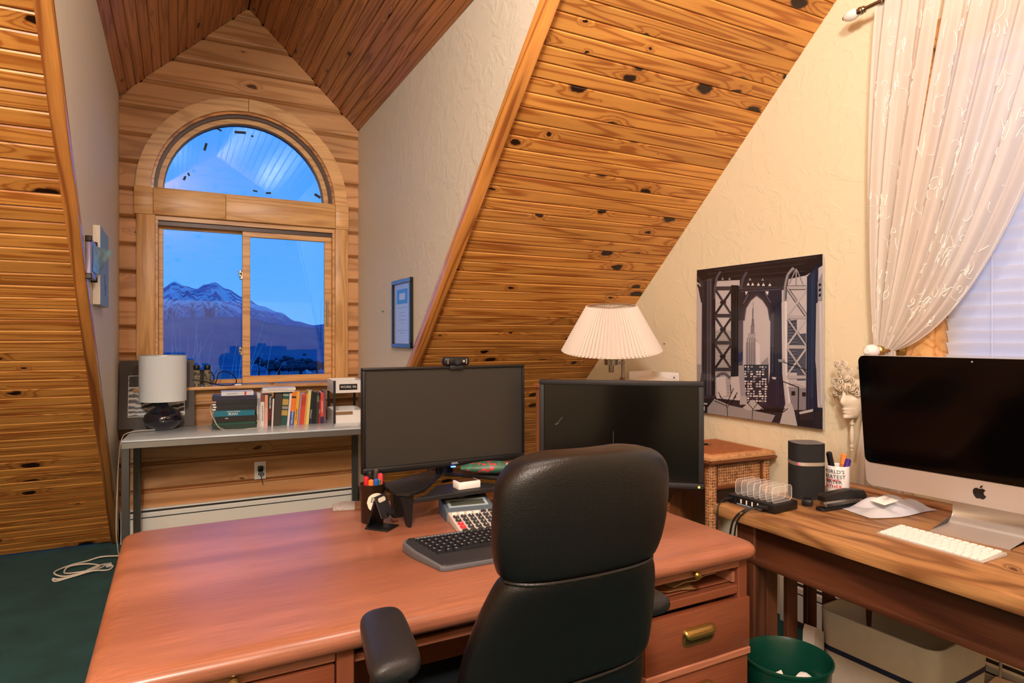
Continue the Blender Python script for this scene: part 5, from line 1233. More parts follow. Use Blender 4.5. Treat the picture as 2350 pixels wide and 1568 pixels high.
B().box(-.048, .048, -.022, .012, .002, .032, .010, 3).build('body', black, wc); B().cyl((0, -.022, .017), (0, -.026, .017), .0115, n=20).build('lens_ring', blackm, wc); B().cyl((0, -.026, .017), (0, -.0266, .017), .007, n=20).build('lens', plain('lens', '#1d2733', .05), wc)
B().box(-.025, .025, -.018, .026, -.012, .004, .004, 2).build('clip', blackm, wc); B().box(.020, .028, -.0226, -.0218, .014, .021).build('badge', alu, wc, smooth=0)
for x in (-.034, .034): B().box(x-.001, x+.001, -.0226, -.0218, .008, .026).build('status_bar', alu, wc, smooth=0)

# corner riser: a low V of black plastic with a middle shelf
ri = empty('monitor_riser', (.825, 2.0, DZ), R(4), 'black plastic corner riser under the wide monitor', 'riser')
ZT = .108
wing = [(-.245, -.115), (-.215, -.145), (-.145, -.105), (-.01, .06), (.02, .16), (-.25, .02)]
B().prism(wing, ZT-.012, ZT, b=.003).build('wing', black, ri, smooth=30); B().prism([(-x+.0, y) for x, y in wing][::-1], ZT-.012, ZT, b=.003).build('wing', black, ri, smooth=30)
B().prism([(-.20, -.125), (.20, -.125), (.14, -.10), (.06, .0), (-.06, .0), (-.14, -.10)], .070, .084, b=.002).build('middle_shelf', blackm, ri, smooth=30)
for sg in (-1, 1):
    for x, y in ((.222, -.118), (.20, .0)):
        P = [(sg*(x-.020), .0), (sg*(x-.012), 0), (sg*(x+.016), ZT-.012), (sg*(x-.028), ZT-.012)] if y < -.05 else [(sg*(x-.018), 0), (sg*(x+.012), 0), (sg*(x+.016), ZT-.012), (sg*(x-.02), ZT-.012)]
        B().prism(P, y-.012, y+.014, lambda a, c_, h_: (a, h_, c_)).build('leg', black, ri, smooth=0)
for i in range(6):
    t = i/5; B().box(-.03, .03, -.0012, .0012, 0, .0008).build('groove_rib', blackm, ri, (-.155+.115*t, -.025+.075*t, ZT), (0, 0, R(118)), smooth=0)
wb = empty('earbud_box', (.846, 1.925, DZ+.084), R(3), 'white carton on the middle shelf of the riser', 'box')
B().box(-.040, .040, -.024, .024, 0, .024, .003, 2).build('carton', white, wb); B().box(-.034, .034, -.019, .019, .024, .0245).build('window_print', plain('brown_print', '#4a2c1c', .3), wb, smooth=0)
pp = empty('wrapped_gift', (.965, 1.975, DZ+ZT), R(-22), 'small holiday gift pouch in green floral wrap under the monitor', 'gift')
gm, gn, gl_, gp = nodes('floral_wrap'); v_ = gn.new('ShaderNodeTexVoronoi'); v_.inputs['Scale'].default_value = 95; t_ = gn.new('ShaderNodeTexCoord'); gl_.new(t_.outputs['Object'], v_.inputs['Vector'])
rr_ = gn.new('ShaderNodeValToRGB'); rr_.color_ramp.interpolation = 'CONSTANT'; gl_.new(v_.outputs['Color'], rr_.inputs[0]); rr_.color_ramp.elements[0].color = H('#2e5a48'); rr_.color_ramp.elements[1].position = .62; rr_.color_ramp.elements[1].color = H('#b5303a')
q_ = rr_.color_ramp.elements.new(.74); q_.color = H('#3c6a58'); q_ = rr_.color_ramp.elements.new(.9); q_.color = H('#a9a98c'); gl_.new(rr_.outputs[0], gp.inputs['Base Color']); gp.inputs['Roughness'].default_value = .45
B().grid(lambda a, c_: Vector(((a-.5)*.22, (.036*sin(pi*(.08+.84*a))**.6)*cos(2*pi*c_), .022+(.022*sin(pi*(.06+.88*a))**.7)*sin(2*pi*c_))), 20, 16, cv=True).build('wrap', gm, pp, smooth=60)
B().box(.085, .115, -.012, .012, .004, .006).build('tag', paper, pp, (0, 0, .006), (0, R(-18), 0), smooth=0)

# pen cup with round sticker
pc = empty('pen_cup', (.545, 1.975, DZ), 0, 'dark brown pen cup with a round sticker at the back of the desk', 'cup')
cupm = plain('brown_cup', '#2a1a12', .35)
B().lathe([(0, .003), (.033, 0), (.035, .003), (.0385, .118), (.040, .120), (.0385, .121), (.0365, .118), (.033, .006), (0, .006)], 36).build('cup', cupm, pc, smooth=50)
fc = math.atan2(-1.975, -.545) + .30
def cw(r_): return lambda c_: Vector(((r_+c_.z)*cos(fc+c_.x/r_), (r_+c_.z)*sin(fc+c_.x/r_), c_.y))
sk_ = B(); rr2 = .029
pts = [(rr2*cos(2*pi*i/32), rr2*sin(2*pi*i/32)) for i in range(32)]
for q in range(12):
    x0, x1 = -rr2+2*rr2*q/12, -rr2+2*rr2*(q+1)/12; h0, h1 = sqrt(max(0, rr2**2-x0*x0)), sqrt(max(0, rr2**2-x1*x1)); w_ = cw(.0385)
    sk_._f([sk_.bm.verts.new(w_(Vector((x, .068+z, .0003)))) for x, z in ((x0, -h0), (x1, -h1), (x1, h1), (x0, h0))])
sk_.build('sticker', plain('sticker_cream', '#e3d6c4', .4), pc, smooth=60)
text('lettering', 'Ephs', .022, plain('script_ink', '#241a30', .4), pc, (0, 0, 0), (0, 0, 0), .0002, .9, warp=(lambda w_: lambda c_: w_(Vector((c_.x, c_.y+.076, c_.z+.0008))))(cw(.0385)), shear=.3)
for i, (dx, dy, tx, ty, hh, cc, lab) in enumerate(((-.020, -.008, -.026, -.004, .150, '#b3222a', 'red pen at the left of the brown pen cup'), (-.012, -.016, -.012, -.022, .142, '#e2762a', 'orange highlighter in front in the pen cup'), (.004, -.016, .008, -.022, .143, '#2350a8', 'blue marker in front in the pen cup'), (.012, -.010, .020, -.012, .140, '#2c7a4c', 'green marker in the pen cup'), (.020, -.008, .030, -.006, .156, '#d63a48', 'pink red marker at the right of the pen cup'), (-.004, .012, -.006, .016, .162, '#1e1c1c', 'black pen behind the orange highlighter'), (.010, .012, .018, .012, .168, '#3a3430', 'dark pen with steel clip at the back of the cup'))):
    pm_ = plain('pen_'+cc.strip('#'), cc, .35); pen('pen', (.545+dx, 1.975+dy, DZ+.008), (.545+tx*.8, 1.975+ty*.8, DZ+hh-.006), .0072, pm_, pm_, lab, 'pen', 'pens in the brown cup')
fe = empty('felt_pad', (.520, 2.165, DZ), R(-14), 'grey and brown felt pad behind the pen cup', 'pad')
fm, fn, fl, fp = nodes('felt'); tcf = fn.new('ShaderNodeTexCoord'); sx_ = fn.new('ShaderNodeSeparateXYZ'); fl.new(tcf.outputs['Object'], sx_.inputs[0]); nf = fn.new('ShaderNodeTexNoise'); nf.inputs['Scale'].default_value = 120; fl.new(tcf.outputs['Object'], nf.inputs['Vector'])
rf = fn.new('ShaderNodeValToRGB'); rf.color_ramp.interpolation = 'CONSTANT'; rf.color_ramp.elements[0].color = H('#b3aca6'); rf.color_ramp.elements[1].position = .512; rf.color_ramp.elements[1].color = H('#8a5c40'); mm_ = fn.new('ShaderNodeMath'); mm_.operation = 'ADD'; mm_.inputs[1].default_value = .5; fl.new(sx_.outputs[0], mm_.inputs[0]); fl.new(mm_.outputs[0], rf.inputs[0])
hx = fn.new('ShaderNodeMix'); hx.data_type = 'RGBA'; hx.blend_type = 'MULTIPLY'; hx.inputs['Factor'].default_value = .6; fl.new(rf.outputs[0], hx.inputs['A']); fl.new(nf.outputs[0], hx.inputs['B']); fl.new(hx.outputs['Result'], fp.inputs['Base Color']); fp.inputs['Roughness'].default_value = .95
B().prism([(-.055, -.035), (.055, -.035), (.060, .02), (.03, .045), (-.03, .048), (-.058, .02)], 0, .012, b=.003, seg=2).build('felt', fm, fe)

# phone stand
ps = empty('phone_stand', (.552, 1.895, DZ), R(42), 'black folding phone stand in front of the pen cup', 'phone stand')
B().box(-.034, .034, -.040, .040, 0, .005, .002, 2).build('base', black, ps)
for sg in (-1, 1): B().prism([(.040, .005), (.034, .005), (.006, .085), (.012, .088)], sg*.014-.012, sg*.014+.012, lambda y, z, x: (x, y, z)).build('arm', black, ps, smooth=0)
mt2 = Matrix.Rotation(R(-22), 3, 'X')
B().box(-.032, .032, -.002, .002, -.058, .010, .0015, 1, mt2, (0, .004, .090)).build('plate', plain('dark_grey_metal', '#26272a', .45), ps)
B().prism(rrect(-.020, .020, -.010, .004, .007), -.0030, -.0022, lambda x, z, y: tuple(mt2 @ Vector((x, y, z)) + Vector((0, .004, .088)))).build('rubber_pad', plain('pale_rubber', '#cfc9bd', .6), ps, smooth=0)
for sg in (-1, 1): B().box(sg*.022-.008, sg*.022+.008, -.018, -.001, -.060, -.054, .001, 1, mt2, (0, .004, .090)).build('hook', black, ps); 
for sg in (-1, 1): B().box(sg*.022-.008, sg*.022+.008, -.020, -.016, -.058, -.046, .001, 1, mt2, (0, .004, .090)).build('hook_tip', black, ps)

# calculator, tilted display head
ca = empty('desk_calculator', (.822, 1.812, DZ), R(-8), 'grey desk calculator with red keys behind the black keyboard', 'calculator')
calc_w = plain('calc_silver', '#c4bdb6', .45); calc_b = plain('calc_slate', '#52616c', .4)
b = B(); b.prism([(-.15, 0), (-.15, .010), (.045, .030), (.05, .0)], -.076, .076, lambda y, z, x: (x, y, z), .003, 2); b.build('body', calc_w, ca)
b = B(); b.prism([(.035, .0), (.035, .030), (.045, .034), (.135, .056), (.145, .052), (.145, .0)], -.080, .080, lambda y, z, x: (x, y, z), .004, 2); b.build('head', calc_b, ca)
sl = math.atan2(.022, .09); mh = (R(0)+sl, 0, 0)
B().box(-.066, .066, -.026, .024, 0, .0012).build('display_frame', plain('pale_bezel', '#9fb0ba', .4), ca, (0, .082, .0434), mh, smooth=0); B().box(-.056, .056, -.018, .014, .0012, .0018).build('lcd', plain('lcd_green', '#4e5348', .25), ca, (0, .082, .0434), mh, smooth=0)
B().box(-.003, .043, -.006, .006, 0, .001).build('solar_cell', black, ca, (.012, .122, .0532), mh, smooth=0); text('lettering', 'TS-800', .008, white, ca, (-.012, .120, .0530), mh, .0002); text('lettering', 'Calculator', .008, white, ca, (-.047, .120, .0530), mh, .0002)
ck = keycap('key', plain('calc_key', '#33363a', .4), .005, .013, .0165, .82); ckr = keycap('key', plain('calc_key_red', '#cc3540', .4), .005, .013, .0165, .82); ckw = keycap('key', plain('calc_key_white', '#e4dfd8', .4), .005, .013, .0165, .82)
rk = math.atan2(.020, .195)
for r_ in range(6):
    for c_ in range(6):
        yy = .018-r_*.027; xx = -.060+c_*.024
        me_ = ckw if r_ == 0 and c_ < 4 else ckr if c_ == 0 and r_ >= 3 and r_ < 5 else ck
        o = link('key', me_, ca, (xx, yy, .0102+.0200*(yy+.15)/.195), (rk, 0, 0)); o.scale = (1.05, .75 if r_ == 0 else 1.25, 1)
        if r_ > 0 and r_ < 5: text('key_legend', ('789456123000.'[(r_-1)*3+(c_-1)] if 1 <= c_ <= 3 else '%MUx-+='[(r_+c_) % 7]), .010, white, o, (0, 0, .0052), (0, 0, 0), .0002)

# black wireless keyboard
k2 = empty('black_keyboard', (.765, 1.585, DZ), R(-2), 'black wireless keyboard on the desk in front of the chair', 'keyboard')
kg = plain('kb_charcoal', '#2a2b2f', .35); kedge = plain('kb_grey_edge', '#5a5d63', .3)
def kbody(sc_, z0, z1, m_, nm):
    P = [(-.215, .085), (-.228, .062), (-.218, -.005), (-.185, -.120), (-.175, -.127), (.175, -.127), (.185, -.120), (.218, -.005), (.228, .062), (.215, .085)]
    b = B(); b.prism([(x*sc_, y*sc_) for x, y in P], 0, 1, lambda x, y, h: (x, y, (z0+(z1-z0)*h) + (.014*(y+.127)/.212 if h else 0)), .003, 2); return b.build(nm, m_, k2)
kbody(1, 0, .012, kedge, 'base'); kbody(.965, .006, .0150, kg, 'deck')
lgr = plain('legend_grey', '#9a9ca0', .5)
kk = keycap('key', plain('kb_key', '#202125', .3), .0075, .0165, .0165, .80)
for r_ in range(6):
    yy = .052-r_*.0195; zz = .0155+.014*(yy+.127)/.212*1.0-.002
    lo_ = -.196+.0048*r_; n_ = 19 if r_ < 5 else 15
    xs_ = [(.0195, 1)]*19 if r_ == 0 else [(.0195, 1)]*19
    if r_ == 5: xs_ = [(.026, 1), (.022, 1), (.022, 1), (.115, 1), (.022, 1), (.022, 1), (.026, 1)] + [(.0195, 1)]*6
    x = lo_
    for w, q in xs_:
        if x+w > .205-.004*r_: break
        o = link('key', kk, k2, (x+w/2, yy, zz), (R(4), 0, 0)); o.scale = ((w-.002)/.0165, .72 if r_ == 0 else 1, 1)
        if w < .03: B().box(-.0032, .0010, .0005, .0035, .0072, .0080).build('key_legend', lgr, o, smooth=0)
        x += w
text('brand_lettering', 'logitech', .016, alu, k2, (.045, .070, .0280), (R(4), 0, 0), .0002)
B().box(-.19, -.05, -.0035, .0035, 0, .0008).build('media_strip', plain('media_grey', '#7d858d', .3), k2, (0, .0715, .0275), (R(4), 0, 0), smooth=0)
B().box(-.06, .06, -.010, .010, 0, .0012, .0005).build('palm_bar', kedge, k2, (0, -.095, .0172), (R(4), 0, 0)) if False else None

# ------------------------------------------------------------ black leather office chair
ch = empty('office_chair', (.655, 1.26, 0), R(0), 'black leather high-back office chair pulled up to the desk', 'chair')
lea = plain('black_leather', '#100f10', .36, spec=.5, bump=.35, bscale=420); leaa = plain('arm_pad', '#1e1e21', .42, bump=.25, bscale=500)
def cushion(name, rows, th, m=lea, nseam=48):
    """rows: (z, y, half width) from bottom to top; pillow with rounded rim"""
    zs = [r[0] for r in rows]
    def at(z):
        n_ = len(rows)
        for i in range(n_-1):
            a, c_ = rows[i], rows[i+1]
            if z <= c_[0]:
                h = c_[0]-a[0]; t = (z-a[0])/h; out = []
                for k in (1, 2):
                    sl = lambda q: (rows[min(q+1, n_-1)][k]-rows[max(q-1, 0)][k])/(rows[min(q+1, n_-1)][0]-rows[max(q-1, 0)][0])
                    out.append((2*t**3-3*t*t+1)*a[k] + (t**3-2*t*t+t)*h*sl(i) + (-2*t**3+3*t*t)*c_[k] + (t**3-t*t)*h*sl(i+1))
                return out
        return rows[-1][1], rows[-1][2]
    z0, z1 = zs[0], zs[-1]
    def f(a, c_):
        t = 2*pi*a; ex = .38
        z = z0 + (z1-z0)*(.5-.5*cos(pi*c_)); y, w = at(z)
        k = max(0., 1-abs(2*c_-1)**7)**.5                     # thickness fades at the top and bottom rims
        cx, sy = cos(t), sin(t); x = w*(abs(cx)**ex)*(1 if cx > 0 else -1); d_ = th*.5*(abs(sy)**.75)*(1 if sy > 0 else -1)*k
        return Vector((x*(.965+.035*k), y+d_ - .020*(1-(x/w)**2)*0 + .030*(x/max(w, .01))**2*.6, z))
    return B().grid(f, 56, 30, cu=True).build(name, m, ch, smooth=60)
# top rim gets a superellipse outline through decreasing widths
cushion('head_cushion', [(.916, -.300, .150), (.932, -.304, .166), (.98, -.312, .180), (1.04, -.320, .183), (1.09, -.324, .178), (1.115, -.325, .163), (1.132, -.325, .134), (1.140, -.325, .085)], .085)
cushion('middle_cushion', [(.690, -.222, .196), (.705, -.228, .208), (.76, -.244, .206), (.84, -.272, .190), (.895, -.292, .172), (.918, -.300, .160), (.926, -.302, .150)], .088)
cushion('lower_cushion', [(.47, -.165, .200), (.50, -.168, .222), (.58, -.184, .224), (.66, -.212, .212), (.688, -.221, .200), (.697, -.224, .188)], .088)
for z, y, w in ((.921, -.300, .160), (.693, -.222, .197)):
    B().tube([(w*t, y-.044*(1-t**6)**.5+.018*t*t, z) for t in [-.99+1.98*i/40 for i in range(41)]], .0035, 6).build('piping', lea, ch, smooth=60)
B().prism(rrect(-.235, .235, -.20, .26, .09, 8), .435, .515, b=.03, seg=4).build('seat', plain('seat_leather', '#1c2024', .5, bump=.3, bscale=300), ch, smooth=60)
B().box(-.06, .06, -.20, -.15, .44, .56, .01, 2).build('back_bracket', blackm, ch)
for sg in (-1, 1):
    x = -.310 if sg < 0 else .212; toe = R(-9) if sg < 0 else R(9)
    def af(a, c_, x=x, toe=toe):
        t = 2*pi*a; L = .120; yy = -.115+L*(-cos(pi*c_)); k = max(0, 1-abs(2*c_-1)**4)**.5
        w = .049*(1-.10*c_)*k; return Vector((x+w*abs(cos(t))**.7*(1 if cos(t) > 0 else -1) - (yy+.115)*math.tan(toe), yy, .775+.022*k*abs(sin(t))**.8*(1 if sin(t) > 0 else -1) + .004*sin(pi*c_)))
    B().grid(af, 28, 20, cu=True).build('arm_pad', leaa, ch, smooth=70)
    B().box(x-.022, x+.022, -.175, -.06, .52, .757, .008, 2).build('arm_post', blackm, ch); B().box(min(x, x-sg*.08)-.0, max(x, x-sg*.08), -.15, -.07, .44, .52, .008, 2).build('arm_bracket', blackm, ch)
B().cyl((0, 0, .10), (0, 0, .44), .028, .024).build('gas_column', black, ch)
for a in range(5):
    t = R(72*a+20); d_ = Vector((cos(t), sin(t), 0)); B().tube([d_*.02+Vector((0, 0, .10)), d_*.15+Vector((0, 0, .095)), d_*.28+Vector((0, 0, .07))], .022, 8, taper=lambda f_: 1-.35*f_).build('base_leg', black, ch, smooth=60)
    n_ = Vector((-sin(t), cos(t), 0)); c_ = d_*.28+Vector((0, 0, .03)); B().cyl(c_-n_*.02, c_+n_*.02, .029, n=16).build('caster', black, ch)

# ------------------------------------------------------------ waste bin, storage basket, papers
tb = empty('waste_bin', (1.600, 1.285, 0), 0, 'dark green plastic waste bin between desk and work table', 'waste bin')
grn = plain('green_plastic', '#07392c', .3)
B().lathe([(0, .004), (.088, 0), (.092, .004), (.121, .385), (.126, .388), (.127, .396), (.123, .398), (.117, .385), (.088, .010), (0, .010)], 48).build('bin', grn, tb, smooth=45)
for i, (x, y, z, rz, ry, lab) in enumerate(((.045, -.03, .315, 20, 18, 'torn white envelope lying in the green bin'), (-.045, .03, .30, -40, -25, 'crumpled white tissue lying in the green bin'))):
    o = empty('discarded_paper', (1.600+x, 1.285+y, z), R(rz), lab, 'paper')
    rq = random.Random(i); B().grid(lambda a, c_: Vector(((a-.5)*.11, (c_-.5)*.07, .012*sin(5*a+3*i)*cos(4*c_) + .02*a*(1 if i else .4))), 8, 6).build('sheet', paper, o, rot=(R(8), R(ry), 0), smooth=0)
    B().cyl((0, 0, -.01-z+.012), (0, 0, -.02), .03, .03, 9).build('crumple', paper, o, smooth=0)

bk = empty('fabric_basket', (2.150, 1.275, 0), R(3), 'beige canvas storage basket with a navy stripe under the table', 'basket')
can = plain('canvas', '#c2b39e', .9, bump=.5, bscale=500, var=.08, vscale=60); nav = plain('navy_tape', '#16203c', .7)
def rr3(w, d_, r=.045): return rrect(-w, w, -d_, d_, r, 5)
b = B(); rings = []; lv = [(.150, .170, 0), (.163, .183, .15), (.170, .190, .30), (.174, .194, .392), (.173, .193, .400), (.168, .188, .400), (.166, .186, .385), (.158, .178, .15), (.146, .166, .012)]
for w, d_, z in lv: rings.append([b.bm.verts.new((x, y, z)) for x, y in rr3(w, d_)])
n = len(rings[0])
for A, C in zip(rings, rings[1:]):
    for i in range(n): b._f((A[i], A[(i+1) % n], C[(i+1) % n], C[i]))
b._f(rings[0][::-1]); b._f(rings[-1]); b.build('body', can, bk, smooth=45)
b = B(); A = [b.bm.verts.new((x, y, .268)) for x, y in rr3(.1695, .1895)]; C = [b.bm.verts.new((x, y, .286)) for x, y in rr3(.1705, .1905)]
for i in range(n): b._f((A[i], A[(i+1) % n], C[(i+1) % n], C[i]))
b.build('stripe', nav, bk, smooth=45)
b = B(); q = [(x, y, .398) for x, y in rr3(.171, .191)]; b.tube(q, .006, 6, True); b.build('rim_welt', can, bk, smooth=60)
rp_ = plain('cotton_rope', '#d9cdbb', .9, bump=.5, bscale=300)
B().tube(smoothpath([(.166, .055, .40), (.135, .055, .43), (.10, .040, .395), (.09, .0, .375), (.10, -.040, .395), (.135, -.055, .43), (.166, -.055, .40)], 6), .008, 8).build('rope_handle', rp_, bk, smooth=60)
for i, (x, y, w, d_, rz, ry, z, lab) in enumerate(((2.17, 1.33, .16, .20, 12, 10, .22, 'white sheet lying inside the canvas basket'), (2.20, 1.19, .12, .10, -20, -14, .25, 'small white envelope inside the canvas basket'))):
    o = empty('loose_sheet', (x, y, z), R(rz), lab, 'paper'); B().box(-w/2, w/2, -d_/2, d_/2, 0, .001).build('sheet', paper, o, rot=(0, R(ry), 0), smooth=0); B().box(-w/2+.01, w/2-.01, -d_/2+.01, d_/2-.01, -.20, -.03, .002).build('stack_below', paper, o, smooth=0)
pb = empty('paper_sack', (1.925, 1.430, 0), R(10), 'plain beige paper sack standing behind the canvas basket', 'bag')
b = B(); b.prism([(-.055, 0), (.04, 0), (.035, .33), (-.02, .36), (-.03, .34)], -.010, .030, lambda x, z, y: (x, y, z)); b.build('sack', plain('sack_paper', '#c8b6a8', .8), pb, smooth=0)
fs_ = empty('cardboard_flap', (2.36, .98, 0), R(8), 'flat pale cardboard box lying on the floor by the heater', 'box')
B().box(-.10, .10, -.14, .14, 0, .20, .003).build('carton', plain('pale_card', '#d6c3aa', .8), fs_)
wire('floor_cable', [(2.44, 1.115, .45), (2.445, 1.118, .3), (2.44, 1.12, .2), (2.43, 1.125, .1), (2.40, 1.14, .006)], .0045, plain('grey_cable', '#9a948c', .5), 'grey cable hanging behind the canvas basket', 'cable')
wire('floor_cable', [(1.99, 1.64, .70), (1.985, 1.66, .5), (1.95, 1.68, .3), (1.90, 1.70, .12), (1.87, 1.72, .008)], .003, black, 'thin black cable curving down behind the table slats', 'cable')

# ------------------------------------------------------------ baseboard heaters
heat = plain('heater_enamel', '#e4e6e0', .4); gapm = plain('heater_gap', '#2b2c2b', .7)
def heater(loc, L, rz, label, z=0.02, h=.19, d=.055):
    o = empty('baseboard_heater', loc, rz, label, 'heater')
    B().box(0, L, -d, -d+.004, z+.012, z+h*.70, .001).build('front_cover', heat, o); B().prism([(-.002, z+h), (-d*.6, z+h), (-d, z+h*.86), (-d, z+h*.74), (-d+.004, z+h*.74), (-d+.004, z+h*.84), (-.002, z+h-.006)], 0, L, lambda y, zz, x: (x, y, zz)).build('top_cover', heat, o, smooth=0)
    B().box(0, L, -d+.006, -.002, z+.002, z+h-.008).build('core', gapm, o, smooth=0); B().box(0, L, -d+.001, -d+.010, z-.02+.001, z+.010).build('bottom_gap', gapm, o, smooth=0)
    for x in (0, L-.035): B().box(x, x+.035, -d-.004, -.001, 0.001, z+h+.004, .004, 2).build('end_cap', heat, o)
    return o
heater((XL+.012, D-.008, 0), XR-XL-.03, 0, 'pale grey baseboard heater under the dormer window')
heater((G-.001, 2.07, 0), 2.6, R(-90), 'pale grey baseboard heater along the yellow wall behind the table', d=.05)

# ------------------------------------------------------------ outlet and cords
ou = empty('wall_outlet', (.525, D-.008, .39), 0, 'white wall outlet with a black adapter under the table', 'outlet')
B().box(-.038, .038, -.006, .0, -.062, .062, .002, 2).build('cover_plate', white, ou)
B().box(-.017, .017, -.036, -.006, -.004, .034, .004, 2).build('plug_adapter', black, ou)
B().tube(smoothpath([(0, -.03, -.004), (-.014, -.036, -.02), (.012, -.04, -.030), (.020, -.036, -.018), (.002, -.032, -.016), (.006, -.03, -.05), (.018, -.026, -.098)], 6), .0028, 6).build('plug_cord', black, ou, smooth=60)
wcord = plain('white_cord', '#cfc8bb', .45)
wire('lamp_cord', [(-.12, 4.56, .760), (-.20, 4.55, .762), (-.265, 4.50, .758), (-.292, 4.46, .73), (-.305, 4.42, .62), (-.312, 4.40, .40), (-.318, 4.42, .22), (-.315, 4.46, .10), (-.30, 4.50, .01), (-.22, 4.46, .008)], .0030, wcord, 'white lamp cord trailing down the table leg to the carpet', 'cord', k=8)
cc_ = empty('cord_coil', (-.45, 4.36, 0), 0, 'coiled white cord with a plug lying on the green carpet', 'cord')
CP = [(-.18, 4.50), (-.30, 4.522), (-.40, 4.535), (-.475, 4.53), (-.55, 4.47), (-.61, 4.36), (-.56, 4.30), (-.47, 4.295), (-.41, 4.33), (-.40, 4.41), (-.47, 4.455), (-.55, 4.43), (-.565, 4.37), (-.53, 4.32), (-.45, 4.30), (-.39, 4.36), (-.37, 4.40), (-.42, 4.35), (-.50, 4.29), (-.57, 4.245), (-.60, 4.25), (-.585, 4.235), (-.50, 4.26), (-.42, 4.285), (-.35, 4.30), (-.328, 4.335), (-.345, 4.355)]
B().tube(smoothpath([(x+.45, y-4.36, .006+.006*(i % 3)) for i, (x, y) in enumerate(CP)], 7), .0045, 7).build('cord', wcord, cc_, smooth=60)
B().box(.085, .115, -.012, .022, .004, .024, .004, 2).build('plug', plain('grey_plug', '#aeb2b0', .5), cc_)
for dx in (-.006, .006): B().box(.088+dx+.01, .0895+dx+.01, .022, .040, .010, .018).build('prong', steel, cc_, smooth=0)

# ------------------------------------------------------------ glass console table under the window
tbl = empty('console_table', (.4405, 4.40, 0), R(-4.0), 'narrow steel console table with a frosted glass top', 'table')
ss = plain('stainless', '#a5a5a4', .34, .9); frost = plain('frosted_glass', '#cfdbe2', .22, spec=.6, coat=.4)
ssd = plain('stainless_leg', '#5e6062', .42, .85)
TL, TD, TH = 1.404, .52, .755
B().box(-TL/2, TL/2, -TD/2, TD/2, TH-.010, TH, .002, 2).build('glass_top', frost, tbl)
for y in (-TD/2+.001, TD/2-.041): lb = B().box(-TL/2, TL/2, y, y+.04, TH-.046, TH-.011, .0015).build('rail', ss, tbl)
for x in (-TL/2, TL/2-.04, -.02): B().box(x, x+.04, -TD/2+.041, TD/2-.041, TH-.046, TH-.011, .0015).build('cross_rail', ss, tbl)
for x in (-TL/2, TL/2-.04):
    for y in (-TD/2+.001, TD/2-.041): B().box(x, x+.04, y, y+.04, 0, TH-.046, .0015).build('leg', ssd, tbl)
TZ2 = TH

# drum shade lamp
dl = empty('table_lamp', (-.078, 4.605, TZ2), 0, 'small lamp with a round navy base and pale drum shade', 'lamp')
B().lathe([(0, 0), (.045, 0), (.065, .004), (.098, .035), (.113, .068), (.106, .095), (.078, .122), (.045, .140), (.030, .155), (.024, .185), (0, .187)], 44).build('base', plain('navy_glaze', '#0c0a1c', .06, spec=.6, coat=1), dl, smooth=60)
shm = cloth('drum_shade', '#e8eef0', .18)
B().lathe([(.134, .182), (.134, .470), (.1325, .470), (.1325, .182)], 56).build('shade', shm, dl, smooth=40)
b = B(); b.tube([(.133*cos(2*pi*i/48), .133*sin(2*pi*i/48), .470) for i in range(48)], .0015, 5, True); b.cyl((-.132, 0, .44), (.132, 0, .44), .0015, n=6); b.cyl((0, -.132, .44), (0, .132, .44), .0015, n=6); b.build('shade_ring', steel, dl)
B().lathe([(0, .185), (.012, .19), (.014, .23), (.028, .27), (.030, .30), (.015, .335), (0, .34)], 16).build('bulb', MATS['bulb_glass'], dl)

# matted photograph leaning against the wall
pi_ = empty('matted_photo', (-.113, 4.700, TZ2), R(-1.5), 'dark grey matted black and white photograph leaning behind the lamp', 'picture')
lean = R(-13)
B().box(-.216, .216, 0, .006, 0, .445, .001).build('mat_board', plain('mat_charcoal', '#57524f', .8), pi_, rot=(lean, 0, 0))
B().box(-.165, .158, -.0012, 0, .075, .345).build('photo_border', paper, pi_, rot=(lean, 0, 0), smooth=0)
phm, phn, phl, php = nodes('photo_collage'); a_ = phn.new('ShaderNodeTexCoord'); w_ = phn.new('ShaderNodeTexWave'); w_.wave_type = 'RINGS'; w_.inputs['Scale'].default_value = 9; w_.inputs['Distortion'].default_value = 9; w_.inputs['Detail'].default_value = 3; phl.new(a_.outputs['Object'], w_.inputs['Vector'])
r_ = phn.new('ShaderNodeValToRGB'); r_.color_ramp.elements[0].position = .4; r_.color_ramp.elements[0].color = H('#1c1a1a'); r_.color_ramp.elements[1].position = .72; r_.color_ramp.elements[1].color = H('#cfcac6'); phl.new(w_.outputs[0], r_.inputs[0]); phl.new(r_.outputs[0], php.inputs['Base Color']); php.inputs['Roughness'].default_value = .4
B().box(-.162, .155, -.0018, -.0012, .078, .342).build('photo', phm, pi_, rot=(lean, 0, 0), smooth=0)
B().box(-.160, -.06, -.0024, -.0018, .27, .34).build('photo_dark_area', plain('photo_black', '#2b2928', .5), pi_, rot=(lean, 0, 0), smooth=0)

# camouflage binoculars on the window stool
bi = empty('binoculars', (.150, D-.070, 1.006), R(4), 'camouflage binoculars standing on the window ledge', 'binoculars')
cam_m, an, al, apb = nodes('camo_rubber'); at_ = an.new('ShaderNodeTexCoord'); av = an.new('ShaderNodeTexNoise'); av.inputs['Scale'].default_value = 55; av.inputs['Detail'].default_value = 5; av.inputs['Distortion'].default_value = 1.5; al.new(at_.outputs['Object'], av.inputs['Vector'])
ar = an.new('ShaderNodeValToRGB'); ar.color_ramp.interpolation = 'CONSTANT'; al.new(av.outputs[0], ar.inputs[0]); ar.color_ramp.elements[0].color = H('#2c261e'); ar.color_ramp.elements[1].position = .62; ar.color_ramp.elements[1].color = H('#b0a48c')
for p_, h_ in ((.42, '#6a5e48'), (.50, '#8f8468'), (.56, '#4c5038')): z_ = ar.color_ramp.elements.new(p_); z_.color = H(h_)
